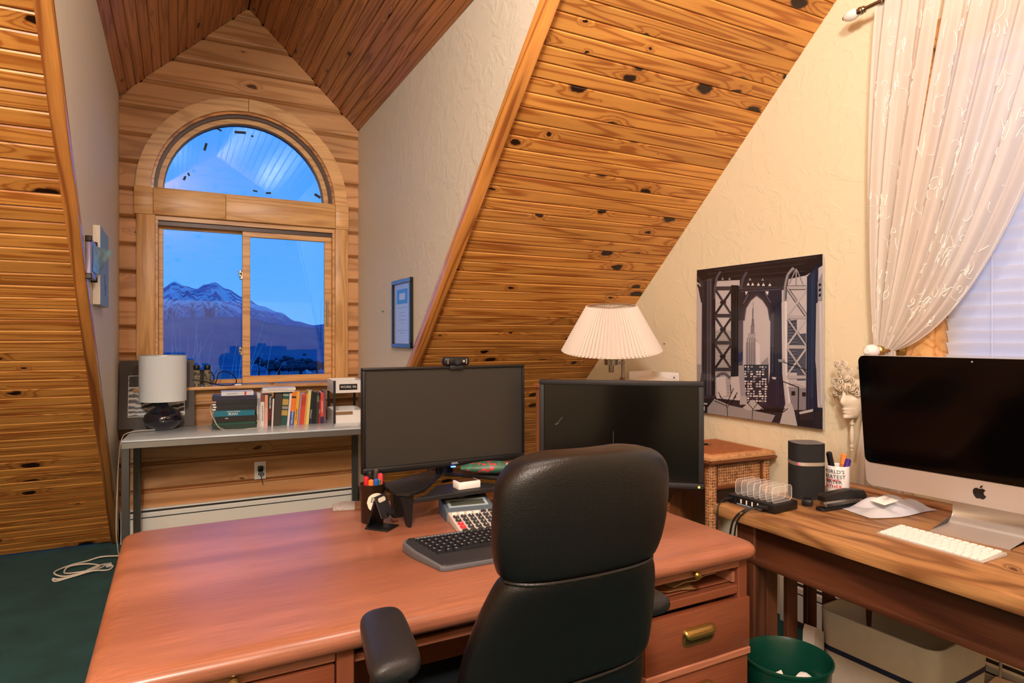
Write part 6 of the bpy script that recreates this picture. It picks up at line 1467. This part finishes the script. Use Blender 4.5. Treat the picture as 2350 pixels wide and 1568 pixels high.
al.new(ar.outputs[0], apb.inputs['Base Color']); apb.inputs['Roughness'].default_value = .7
for sg in (-1, 1):
    c_ = (sg*.033, 0, 0)
    B().lathe([(0, 0), (.027, 0), (.028, .004), (.027, .03), (.024, .06), (.026, .085), (.022, .105), (.020, .112), (0, .113)], 24, c_).build('barrel', cam_m, bi, smooth=50)
    B().lathe([(0, .112), (.018, .112), (.020, .118), (.021, .142), (.018, .146), (.012, .146), (.010, .138), (0, .138)], 20, c_).build('eyecup', black, bi, smooth=45)
b = B(); b.box(-.012, .012, -.010, .010, .02, .100, .003); b.cyl((0, 0, .085), (0, 0, .115), .012, n=14); b.build('hinge', blackm, bi)
B().tube(smoothpath([(.055, .0, .10), (.075, -.01, .06), (.065, -.02, .02), (.085, -.02, .03), (.105, -.01, .09), (.16, .0, .095), (.205, .0, .06), (.215, -.01, .025), (.195, -.02, .006), (.12, -.025, .005), (.06, -.03, .02), (0, -.032, .04), (-.06, -.03, .05)], 6), .0035, 6).build('neck_strap', black, bi, smooth=60)
eb = empty('white_eraser', (.375, D-.07, 1.006), 0, 'small white block on the ledge by the window mullion', 'block'); B().box(-.022, .022, -.010, .010, 0, .010, .002).build('block', white, eb)
kn = empty('round_pebble', (.600, D-.055, 1.006), 0, 'small round brown pebble on the window ledge', 'pebble'); B().lathe([(0, 0), (.010, .001), (.015, .008), (.011, .015), (0, .017)], 14).build('stone', plain('pebble', '#a5733f', .5), kn, smooth=60)

# --- the lying stack of books
def tq(u, v=0):            # console table frame -> room: u along the table, v into it
    a = R(-4.0); return Vector((.4405 + u*cos(a) - v*sin(a), 4.40 + u*sin(a) + v*cos(a)))
def lying(u, v, z, w, d_, t, cov, label, pages='#e2dccf', rz=0, spine_text=None, tcol=None, tsize=.02, name='book', group='books lying in the stack', hard=.003):
    p = tq(u, v); o = empty(name, (p.x, p.y, z), R(-4.0+rz), label, 'book', group); cm = plain('cover_'+cov.strip('#'), cov, .45) if 'cover_'+cov.strip('#') not in MATS else MATS['cover_'+cov.strip('#')]; pg = MATS.get('pages_'+pages.strip('#')) or plain('pages_'+pages.strip('#'), pages, .8)
    b = B(); hd = min(.0022, t*.25); b.box(-w/2, w/2, -d_/2, d_/2, 0, hd); b.box(-w/2, w/2, -d_/2, d_/2, t-hd, t); b.box(-w/2, w/2, -d_/2, -d_/2+.003, hd, t-hd); b.build('cover', cm, o, smooth=0)
    B().box(-w/2+hard, w/2-hard, -d_/2+.003, d_/2-hard, hd, t-hd).build('page_block', pg, o, smooth=0)
    if spine_text: text('spine_lettering', spine_text, tsize, tcol, o, (0, -d_/2-.0006, t/2), (R(90), 0, 0), .0003)
    return o
z = TZ2; U0 = -.115
stack = [(.262, .030, '#20382f', 'thin green and black folder at the bottom of the lying stack', None), (.250, .012, '#11503c', 'thin bright green folder low in the lying stack', None), (.262, .040, '#1b1916', 'thick black binder under the teal book', None), (.238, .037, '#13718a', 'teal book titled IRAN in the lying stack', 'IRAN'), (.250, .0155, '#1d1f22', 'lowest of four thin black notebooks above the teal book', None), (.250, .0155, '#232428', 'second lowest thin black notebook above the teal book', None), (.252, .0155, '#1a1b20', 'third thin black notebook above the teal book', None), (.254, .0155, '#212226', 'topmost of the four thin black notebooks', None), (.262, .028, '#25233c', 'dark purple hardback near the top of the lying stack', None)]
whites = plain('white_print', '#f0eeea', .5)
for i, (w, t, cov, lab, tx) in enumerate(stack):
    o = lying(U0+.002*(i % 3-1), .085, z, w, .185-.004*(i % 2), t, cov, lab, '#8e9892' if i < 2 else '#4b4c50' if i > 3 else '#e2dccf', rz=(i % 4-1.5)*.8)
    if tx:
        text('spine_lettering', 'IRAN', .024, whites, o, (-.01, -.0931, t/2-.005), (R(90), 0, 0), .0003); text('spine_lettering', 'REVOLUTIONARY', .0095, whites, o, (-.005, -.0931, t-.008), (R(90), 0, 0), .0003)
    if i == 2: text('spine_lettering', 'Ada', .012, whites, o, (-.05, -.0931, t-.012), (R(90), 0, 0), .0003, shear=.3)
    if 4 <= i <= 7: B().box(-w/2-.0003, -w/2+.018, -.0935, -.0915, .003, t-.003).build('spine_label', white if i != 7 else plain('label_red', '#c98a80', .5), o, smooth=0)
    z += t+.0004
o = lying(U0+.015, .075, z, .190, .135, .024, '#d8dbe4', 'small white paperback on top of the lying stack', rz=2); text('spine_lettering', 'WELCOME TO', .010, ink, o, (-.03, -.0682, .012), (R(90), 0, 0), .0002); B().box(.04, .052, -.0682, -.0672, .001, .023).build('red_band', plain('spine_red', '#d04a30', .5), o, smooth=0)
ea = empty('tangled_cord', tuple(tq(U0-.155, -.02)) + (TZ2,), R(-4), 'pale thin cords tangled around the foot of the lying books', 'cord')
B().tube(smoothpath([(.03, .10, .17), (.015, .06, .14), (.02, .0, .11), (.045, -.015, .05), (.08, -.03, .008), (.15, -.035, .004), (.25, -.03, .004), (.30, -.01, .012), (.285, .0, .05)], 7), .0022, 6).build('cord', wcord, ea, smooth=60)
B().tube(smoothpath([(.02, .02, .15), (.035, -.012, .09), (.06, -.022, .03), (.10, -.030, .004), (.05, -.028, .004), (.0, -.005, .02), (.002, .0, .045), (.02, -.004, .03), (.04, -.035, .004), (.14, -.045, .004), (.27, -.025, .006)], 7), .0019, 6).build('cord', plain('grey_thin_cord', '#8e8c86', .5), ea, smooth=60)

# --- upright books
def upright(u, v, t, h, d_, cov, label, lean=0, pages='#e6dfd2', bands=(), tx=None, tcol=None, ts=.012, tz=.5):
    p = tq(u, v); o = empty('book', (p.x, p.y, TZ2), R(-4.0), label, 'book', 'upright books on the console table'); key = 'cover_'+cov.strip('#'); cm = MATS.get(key) or plain(key, cov, .45); pk = 'pages_'+pages.strip('#'); pg = MATS.get(pk) or plain(pk, pages, .8)
    sh = math.tan(R(lean)); ms = Matrix(((1, 0, sh), (0, 1, 0), (0, 0, 1)))
    rot = (0, R(lean), 0)
    b = B(); hd = min(.002, t*.2); b.box(0, hd, 0, d_, 0, h); b.box(t-hd, t, 0, d_, 0, h); b.box(hd, t-hd, 0, .003, 0, h); b.build('cover', cm, o, rot=rot, smooth=0)
    B().box(hd, t-hd, .003, d_-.004, .002, h-.003).build('page_block', pg, o, rot=rot, smooth=0)
    for z0, z1, cc in bands:
        bk_ = 'cover_'+cc.strip('#'); B().box(.0002, t-.0002, -.0008, 0.0, h*z0, h*z1).build('spine_band', MATS.get(bk_) or plain(bk_, cc, .45), o, rot=rot, smooth=0)
    if tx:
        q = text('spine_lettering', tx, ts, tcol, o, (0, 0, 0), (0, 0, 0), .0003)
        q.matrix_local = Matrix.Rotation(R(lean), 4, 'Y') @ Matrix.Translation((t/2, -.0014, h*tz)) @ Matrix.Rotation(R(90), 4, 'X') @ Matrix.Rotation(R(-90), 4, 'Z')
    return o
gold_i = plain('gold_ink', '#c9a24e', .4, .3)
UB = [(.025, .218, '#cfcdc8', 'white paperback at the left end of the upright row', 0, [(.62, .85, '#9aa0a4')], 'TIRED OF WAITING', ink, .011, .4),
 (.026, .205, '#e6e2dd', 'white paperback with a red portrait at its head', 0, [(.78, 1, '#8a4a48')], 'OUR REVOLUTION', ink, .012, .42),
 (.021, .206, '#e0aa9c', 'pale pink book beside the white paperbacks', .5, [(.6, 1, '#d99a78')], None, None, 0, 0),
 (.025, .205, '#161314', 'black book with white and red spine lettering', 1.5, [(.2, .55, '#5a1418')], 'TAKEOVER', whites, .017, .76),
 (.011, .178, '#e4e0d8', 'thin white booklet next to the black lettered book', 2.5, [], None, None, 0, 0),
 (.050, .214, '#3b332c', 'thick dark brown binder in the upright row', 3.5, [], None, None, 0, 0),
 (.044, .218, '#1d4f4c', 'dark teal book with gold figures on its spine', 4.5, [(.90, .95, '#9fb0a0'), (.62, .80, '#b99a4e'), (.30, .46, '#b99a4e'), (.50, .58, '#9a8f86')], None, None, 0, 0),
 (.015, .212, '#dcd6d8', 'pale grey slim book right of the teal one', 5, [], None, None, 0, 0),
 (.031, .232, '#e87a1e', 'orange and blue book titled PREDICTABLE', 5, [(0, .40, '#1c4c9c'), (.78, .83, '#1b1613')], 'PREDICTABLE', whites, .015, .22),
 (.026, .222, '#e8b24a', 'yellow book beside the orange and blue one', 5, [], 'LEADING MINDS', ink, .011, .3),
 (.013, .215, '#a486a0', 'slim mauve book in the upright row', 5, [], None, None, 0, 0),
 (.032, .204, '#cf4a2e', 'red cloth book in the middle right of the row', 5, [(.62, .92, '#b53a24')], None, None, 0, 0),
 (.010, .205, '#d9a35c', 'thin tan book right of the red cloth one', 5, [], None, None, 0, 0),
 (.022, .226, '#ddc978', 'pale yellow tall book in the upright row', 4.5, [], None, None, 0, 0),
 (.026, .222, '#16202e', 'navy book with white script on the spine', 4, [(0, .4, '#1a2440')], 'Whiteboard', whites, .012, .3),
 (.024, .215, '#141414', 'black journal with a pale ribbon', 3, [], None, None, 0, 0),
 (.019, .210, '#34322a', 'dark olive book left of the thin red one', 2, [(.70, .90, '#5c6a50')], None, None, 0, 0),
 (.014, .160, '#b33244', 'short thin crimson book near the tray', 1.5, [], 'PRIMER', whites, .009, .5),
 (.023, .208, '#cc4a3a', 'orange red book with a navy foot near the tray', 0, [(0, .22, '#1c2a48')], 'FOUNDATIONS', whites, .011, .55),
 (.016, .222, '#6c4a60', 'plum coloured book touching the letter tray', 0, [], None, None, 0, 0)]
u = .018
for i, (t, h, cov, lab, ln, bands, tx, tc_, ts, tz) in enumerate(UB):
    upright(u, .055+.012*sin(i*2.3), t*.885, h, .15+.02*((i*7) % 3)/2, cov, lab, ln, bands=bands, tx=tx, tcol=tc_, ts=ts, tz=tz); u += t*.90 + .0006
for i, (t, cov, lab) in enumerate(((.011, '#d9d4ca', 'thin pale magazine lying across the upright books'), (.015, '#e4e2df', 'white catalogue lying on top of the upright row'))):
    o = lying(.150+.006*i, .115, TZ2+.2215+.0128*i, .205, .15, t, cov, lab, rz=0, group='flat books on the upright row'); 
    if i: text('spine_lettering', 'annual catalogue of selected drawings', .008, ink, o, (-.01, -.0757, t/2), (R(90), 0, 0), .0002)

# white two-tier letter tray
ty = empty('letter_tray', tuple(tq(.598, .16)) + (TZ2,), R(-4.0), 'white two-tier letter tray with black front posts', 'tray')
for z0, z1, nm in ((0, .085, 'lower_tier'), (.205, .290, 'upper_tier')):
    b = B(); b.box(-.10, .10, -.15, .15, z0, z0+.005); b.box(-.10, -.095, -.15, .15, z0+.005, z1); b.box(.095, .10, -.15, .15, z0+.005, z1); b.box(-.095, .095, .145, .15, z0+.005, z1); b.box(-.095, .095, -.15, -.145, z0+.005, z1); b.build(nm, white, ty, smooth=0)
for x in (-.10, .085): B().box(x, x+.015, -.157, -.150, 0, .290, .001).build('front_post', blackm, ty)
for x in (-.10, .085): B().box(x, x+.015, .135, .15, .085, .205).build('rear_post', blackm, ty, smooth=0)
B().box(-.06, .06, -.1535, -.1505, .225, .265, .001).build('sign_plate', black, ty); text('lettering', 'WORK IN', .024, whites, ty, (.0, -.1540, .245), (R(90), 0, 0), .0004)
B().box(-.085, .03, -.1506, -.1502, .055, .078).build('card_slot', plain('slot_wood', '#8a6a4c', .6), ty, smooth=0)

# ------------------------------------------------------------ pictures on the dormer cheeks
fr = empty('framed_certificate', (XR, 3.755, 1.275), 0, 'black framed certificate hanging on the right dormer wall', 'picture')
w, h = .185, .42; b = B()
for y0, y1, z0, z1 in ((-w, w, 0, .026), (-w, w, h-.026, h), (-w, -w+.026, .026, h-.026), (w-.026, w, .026, h-.026)): b.box(-.022, -.001, y0, y1, z0, z1, .003)
b.build('frame', plain('black_lacquer', '#0b0c10', .2, coat=.5), fr)
B().box(-.010, -.002, -w+.02, w-.02, .02, h-.02).build('certificate', plain('cert_paper', '#d9d6dc', .6), fr, smooth=0)
B().box(-.0105, -.010, -.105, .105, .27, .36).build('blue_emblem', plain('cert_blue', '#2a6fb0', .5), fr, smooth=0); B().box(-.0110, -.0105, -.055, .055, .295, .335).build('emblem_panel', paper, fr, smooth=0)
for z0, wd in ((.245, .10), (.215, .06), (.195, .055), (.17, .07), (.15, .02), (.105, .10), (.09, .04)): B().box(-.0105, -.010, -wd, wd, z0, z0+.003).build('print_line', plain('print_grey', '#7d7f92', .6) if 'print_grey' not in MATS else MATS['print_grey'], fr, smooth=0)
B().box(-.0125, -.0118, -w+.026, w-.026, .026, h-.026).build('glazing', glassmat('picture_glass', '#ffffff', .4), fr, smooth=0)
cv = empty('blue_canvas', (XL, 3.57, 1.487), 0, 'pale blue stretched canvas hanging on the left dormer wall', 'picture')
B().box(.001, .030, -.195, .195, 0, .355, .002).build('canvas_body', plain('canvas_white', '#e9e4da', .8), cv); B().box(.030, .031, -.194, .194, .001, .354).build('painted_face', plain('sky_paint', '#7fa3cf', .7, var=.15, vscale=12), cv, smooth=0)
b = B(); b.tube([(.0315, -.02, .15), (.0315, .0, .10), (.0315, .03, .06)], .002, 4); b.tube([(.0315, .035, .10), (.0315, .02, .06), (.0315, -.01, .05)], .002, 4); b.build('brush_mark', plain('brush_blue', '#3a66a8', .7), cv, smooth=0)
cl_ = empty('photo_frame', (XL, 3.235, 1.588), 0, 'small frame with a curling postcard on the left dormer wall', 'picture')
B().box(.001, .020, -.105, .105, 0, .165, .003).build('frame', plain('pewter_frame', '#8d86a0', .4, .3), cl_)
for y in (-.1, .1):
    for zz in (.005, .16): B().box(.0, .024, y-.012, y+.012, zz-.012, zz+.012, .003).build('corner_clip', dkw, cl_)
def cf(a, c_): k = a*(.35+.65*c_); return Vector((.022+.060*k**1.6, -.06+.15*a+.02*c_, .03+.115*c_ - .01*k))
pc_m, pn_, pl_, pp_ = nodes('postcard'); t1 = pn_.new('ShaderNodeTexCoord'); t2 = pn_.new('ShaderNodeTexNoise'); t2.inputs['Scale'].default_value = 28; pl_.new(t1.outputs['Object'], t2.inputs['Vector']); t3 = pn_.new('ShaderNodeValToRGB'); t3.color_ramp.elements[0].color = H('#123a52'); t3.color_ramp.elements[1].color = H('#8ab0c0'); t3.color_ramp.elements[1].position = .75; pl_.new(t2.outputs[0], t3.inputs[0]); pl_.new(t3.outputs[0], pp_.inputs['Base Color']); pp_.inputs['Roughness'].default_value = .3
B().grid(cf, 10, 8).build('postcard', pc_m, cl_, smooth=60)
for (x, y, z_, c_, lab) in ((XR, 4.18, 1.515, '#2f7a62', 'tiny green push pin on the right dormer wall'), (XR, 3.985, 1.525, '#e6e2dc', 'tiny white push pin beside the framed certificate')):
    o = empty('push_pin', (x, y, z_), 0, lab, 'push pin'); B().lathe([(0, 0), (.006, .0), (.0035, .004), (.003, .010), (.005, .013), (0, .0135)], 12, (0, 0, 0), Matrix.Rotation(R(-90), 3, 'Y')).build('pin_head', plain('pin'+c_.strip('#'), c_, .3), o)
hk = empty('wall_hook', (G, 2.93, 1.30), 0, 'tiny nail left in the yellow wall by the pleated lamp', 'nail'); B().cyl((0, 0, 0), (-.012, 0, .003), .002, n=8).build('nail', blackm, hk)

# ------------------------------------------------------------ the valley outside
def land(name, col, col2, scale, rough=.95, snow=None):
    m, n, l, p = nodes(name); tc = n.new('ShaderNodeTexCoord'); z = n.new('ShaderNodeTexNoise'); z.inputs['Scale'].default_value = scale; z.inputs['Detail'].default_value = 8; l.new(tc.outputs['Object'], z.inputs['Vector'])
    r = n.new('ShaderNodeValToRGB'); r.color_ramp.elements[0].position = .35; r.color_ramp.elements[0].color = H(col); r.color_ramp.elements[1].position = .65; r.color_ramp.elements[1].color = H(col2); l.new(z.outputs[0], r.inputs[0]); out = r.outputs[0]
    if snow:
        sx = n.new('ShaderNodeSeparateXYZ'); l.new(tc.outputs['Object'], sx.inputs[0]); mr = n.new('ShaderNodeMapRange'); mr.inputs[1].default_value = snow[0]; mr.inputs[2].default_value = snow[1]; l.new(sx.outputs[2], mr.inputs[0])
        mp = n.new('ShaderNodeMapping'); mp.inputs['Scale'].default_value = (1, 1, .35); l.new(tc.outputs['Object'], mp.inputs[0])
        z2 = n.new('ShaderNodeTexNoise'); z2.inputs['Scale'].default_value = snow[2]; z2.inputs['Detail'].default_value = 6; z2.inputs['Distortion'].default_value = 1.2; l.new(mp.outputs[0], z2.inputs['Vector'])
        s2 = n.new('ShaderNodeMapRange'); s2.inputs[1].default_value = .46; s2.inputs[2].default_value = .52; l.new(z2.outputs[0], s2.inputs[0])
        mu = n.new('ShaderNodeMath'); mu.operation = 'MULTIPLY'; l.new(mr.outputs[0], mu.inputs[0]); l.new(s2.outputs[0], mu.inputs[1])
        mx = n.new('ShaderNodeMix'); mx.data_type = 'RGBA'; l.new(mu.outputs[0], mx.inputs['Factor']); l.new(out, mx.inputs['A']); mx.inputs['B'].default_value = H('#c9d2da'); out = mx.outputs['Result']
    l.new(out, p.inputs['Base Color']); p.inputs['Roughness'].default_value = rough; p.inputs['Specular IOR Level'].default_value = .1
    return m
YW = R(27.815)
def prj(px, py, dist):            # bearing and elevation seen from the room -> a point of the landscape
    r = (px-1175)/1457.6; u_ = (774.3-py)/1457.6; d_ = Vector((sin(YW)+r*cos(YW), cos(YW)-r*sin(YW), u_)); k = dist/d_.y; return Vector((0, 0, 1.34)) + d_*k
def ridge(pts, x):
    for a, c_ in zip(pts, pts[1:]):
        if x <= c_[0]:
            t = (x-a[0])/(c_[0]-a[0]); t = t*t*(3-2*t); return a[1]+(c_[1]-a[1])*t
    return pts[-1][1]
def mountain(name, pts, d0, d1, zb_, mat, label, cat, nx=150, ny=34, rough=1.0, seed=1, pw=1.25, fx=1.0):
    from mathutils.noise import fractal
    rn = random.Random(seed); ph = [rn.uniform(0, 6) for _ in range(12)]
    o = empty(name, tuple(prj(pts[len(pts)//2][0], 774, d1)), 0, label, cat); o.location.z = zb_; off = Vector(o.location)
    def f(a, c_):
        px = pts[0][0] + (pts[-1][0]-pts[0][0])*a; t = c_*1.35; d_ = d0 + (d1-d0)*t
        top = prj(px, ridge(pts, px), d1); s = t**pw if t <= 1 else 1-(t-1)*1.6
        hz = zb_ + (top.z-zb_)*s; p = prj(px, 774, d_); q = px*.06
        g = fractal(Vector((px*.022*fx, t*2.2, seed)), 1.0, 2.1, 6) + .6*(abs(fractal(Vector((px*.05*fx, t*1.2, seed+9)), 1.0, 2.0, 4))-.3)
        amp = (top.z-zb_)*.16*rough*4*t*(1-min(t, 1)) if t < 1 else 0
        return Vector((p.x, d_, hz + g*amp)) - off
    b = B().grid(f, nx, ny); return b.build('terrain', mat, o, smooth=50, fix=False)
rock = land('twilight_rock', '#46668f', '#6684ad', .012, snow=(60, 120, .02)); hillm = land('hazy_hill', '#2a5a82', '#5f6e86', .006); nearm = land('dark_field', '#0f4670', '#2a6a92', .05)  # blue twilight haze is painted into these land colours
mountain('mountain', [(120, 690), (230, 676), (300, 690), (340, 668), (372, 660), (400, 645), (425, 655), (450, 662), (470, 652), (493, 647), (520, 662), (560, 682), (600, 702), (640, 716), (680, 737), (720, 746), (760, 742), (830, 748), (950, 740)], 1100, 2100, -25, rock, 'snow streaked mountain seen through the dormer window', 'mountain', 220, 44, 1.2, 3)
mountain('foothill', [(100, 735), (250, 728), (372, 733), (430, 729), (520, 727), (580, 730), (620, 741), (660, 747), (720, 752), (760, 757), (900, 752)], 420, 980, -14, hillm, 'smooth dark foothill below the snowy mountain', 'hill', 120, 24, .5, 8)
gr = empty('valley_ground', (0, 300, -3.2), 0, 'dark blue valley floor beyond the dormer window', 'ground')
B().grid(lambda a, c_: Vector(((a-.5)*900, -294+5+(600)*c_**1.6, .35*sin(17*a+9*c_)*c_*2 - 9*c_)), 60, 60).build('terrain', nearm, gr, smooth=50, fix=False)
ga = empty('far_field', (0, 450, -14), 0, 'far flat fields between valley floor and foothill', 'ground'); B().box(-900, 900, -150, 300, -3, 0).build('terrain', land('far_field', '#183c66', '#2c5a84', .006), ga, smooth=0)  # field colours carry the same painted blue haze
# tall dry grass and twigs near the window
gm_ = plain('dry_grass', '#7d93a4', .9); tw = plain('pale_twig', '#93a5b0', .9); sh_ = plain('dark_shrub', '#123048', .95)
g = B(); rg_ = random.Random(11)
for i in range(2600):
    px = rg_.uniform(330, 800); dd = rg_.uniform(30, 62); p = prj(px, 774, dd); p.z = -3.6; hh = rg_.uniform(1.0, 2.7)*(1+.35*sin(px*.03)); a = rg_.uniform(-.35, .35)
    w = .03; t = p + Vector((a*hh*.6, 0, hh)); mid = p + Vector((a*hh*.2, 0, hh*.55))
    g.quad(p+Vector((-w, 0, 0)), p+Vector((w, 0, 0)), mid+Vector((w*.7, 0, 0)), mid+Vector((-w*.7, 0, 0))); g._f([g.bm.verts.new(q) for q in (mid+Vector((-w*.7, 0, 0)), mid+Vector((w*.7, 0, 0)), t)])
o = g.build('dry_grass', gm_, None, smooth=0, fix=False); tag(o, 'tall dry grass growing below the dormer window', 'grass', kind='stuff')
def twigs(name, px, dd, h, n, label, spread, mat):
    base = prj(px, 774, dd); base.z = -3.3; o = empty(name, tuple(base), 0, label, 'shrub', 'shrubs outside the dormer window'); r2 = random.Random(int(px)); b = B()
    for i in range(n):
        a = r2.uniform(0, 6.3); lean_ = r2.uniform(.05, .5)*spread; H_ = h*r2.uniform(.6, 1.0); P = [Vector((0, 0, 0))]
        for k in range(1, 6): t = k/5; P.append(Vector((cos(a)*lean_*t*H_*.6 + r2.uniform(-.06, .06), sin(a)*lean_*t*H_*.6, H_*t)))
        b.tube(P, .012, 4, taper=lambda f_: 1-.75*f_)
        for k in (2, 3, 4):
            q = P[k]; d_ = Vector((r2.uniform(-.5, .5), r2.uniform(-.3, .3), r2.uniform(.3, .7)))*H_*.22; b.tube([q, q+d_*.5+Vector((.02, 0, .02)), q+d_], .006, 4, taper=lambda f_: 1-.7*f_)
    b.build('branches', mat, o, smooth=60); return o
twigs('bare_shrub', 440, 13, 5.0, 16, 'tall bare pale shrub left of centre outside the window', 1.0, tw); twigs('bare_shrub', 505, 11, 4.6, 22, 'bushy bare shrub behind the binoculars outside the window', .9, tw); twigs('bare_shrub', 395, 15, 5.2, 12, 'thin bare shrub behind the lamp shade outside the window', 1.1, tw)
for i, (px, py, dd, w_, lab) in enumerate(((640, 842, 42, 2.2, 'round dark bush left of the white tank'), (690, 838, 40, 3.0, 'widest dark bush outside, in front of the white tank'), (728, 842, 44, 1.6, 'dark bush at the right edge of the window view'), (672, 826, 60, 2.0, 'dark tree clump farther out in the field'), (618, 832, 62, 2.0, 'low dark bush far out at the middle of the window'), (594, 830, 66, 1.6, 'far dark bush beside the window mullion'))):
    c_ = prj(px, py, dd); o = empty('field_bush', (c_.x, c_.y, -3.6), 0, lab, 'bush', 'bushes in the field'); zc = c_.z+3.6; b = B(); r3 = random.Random(i)
    for k in range(22):
        x, y, zz = r3.gauss(0, w_*.22), r3.gauss(0, w_*.15), abs(r3.gauss(0, .18)); s_ = r3.uniform(.16, .34)*w_*.45
        b.lathe([(0, zz+zc-s_*.6-.2), (s_, zz+zc-.2), (s_*.7, zz+zc+s_*.4-.2), (0, zz+zc+s_*.7-.2)], 7, (x, y, 0))
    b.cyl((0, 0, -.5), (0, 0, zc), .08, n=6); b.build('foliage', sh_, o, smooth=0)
tk = prj(708.5, 834, 52); o = empty('water_tank', (tk.x, tk.y, tk.z-.8), 0, 'small white tank in the field outside the window', 'tank')
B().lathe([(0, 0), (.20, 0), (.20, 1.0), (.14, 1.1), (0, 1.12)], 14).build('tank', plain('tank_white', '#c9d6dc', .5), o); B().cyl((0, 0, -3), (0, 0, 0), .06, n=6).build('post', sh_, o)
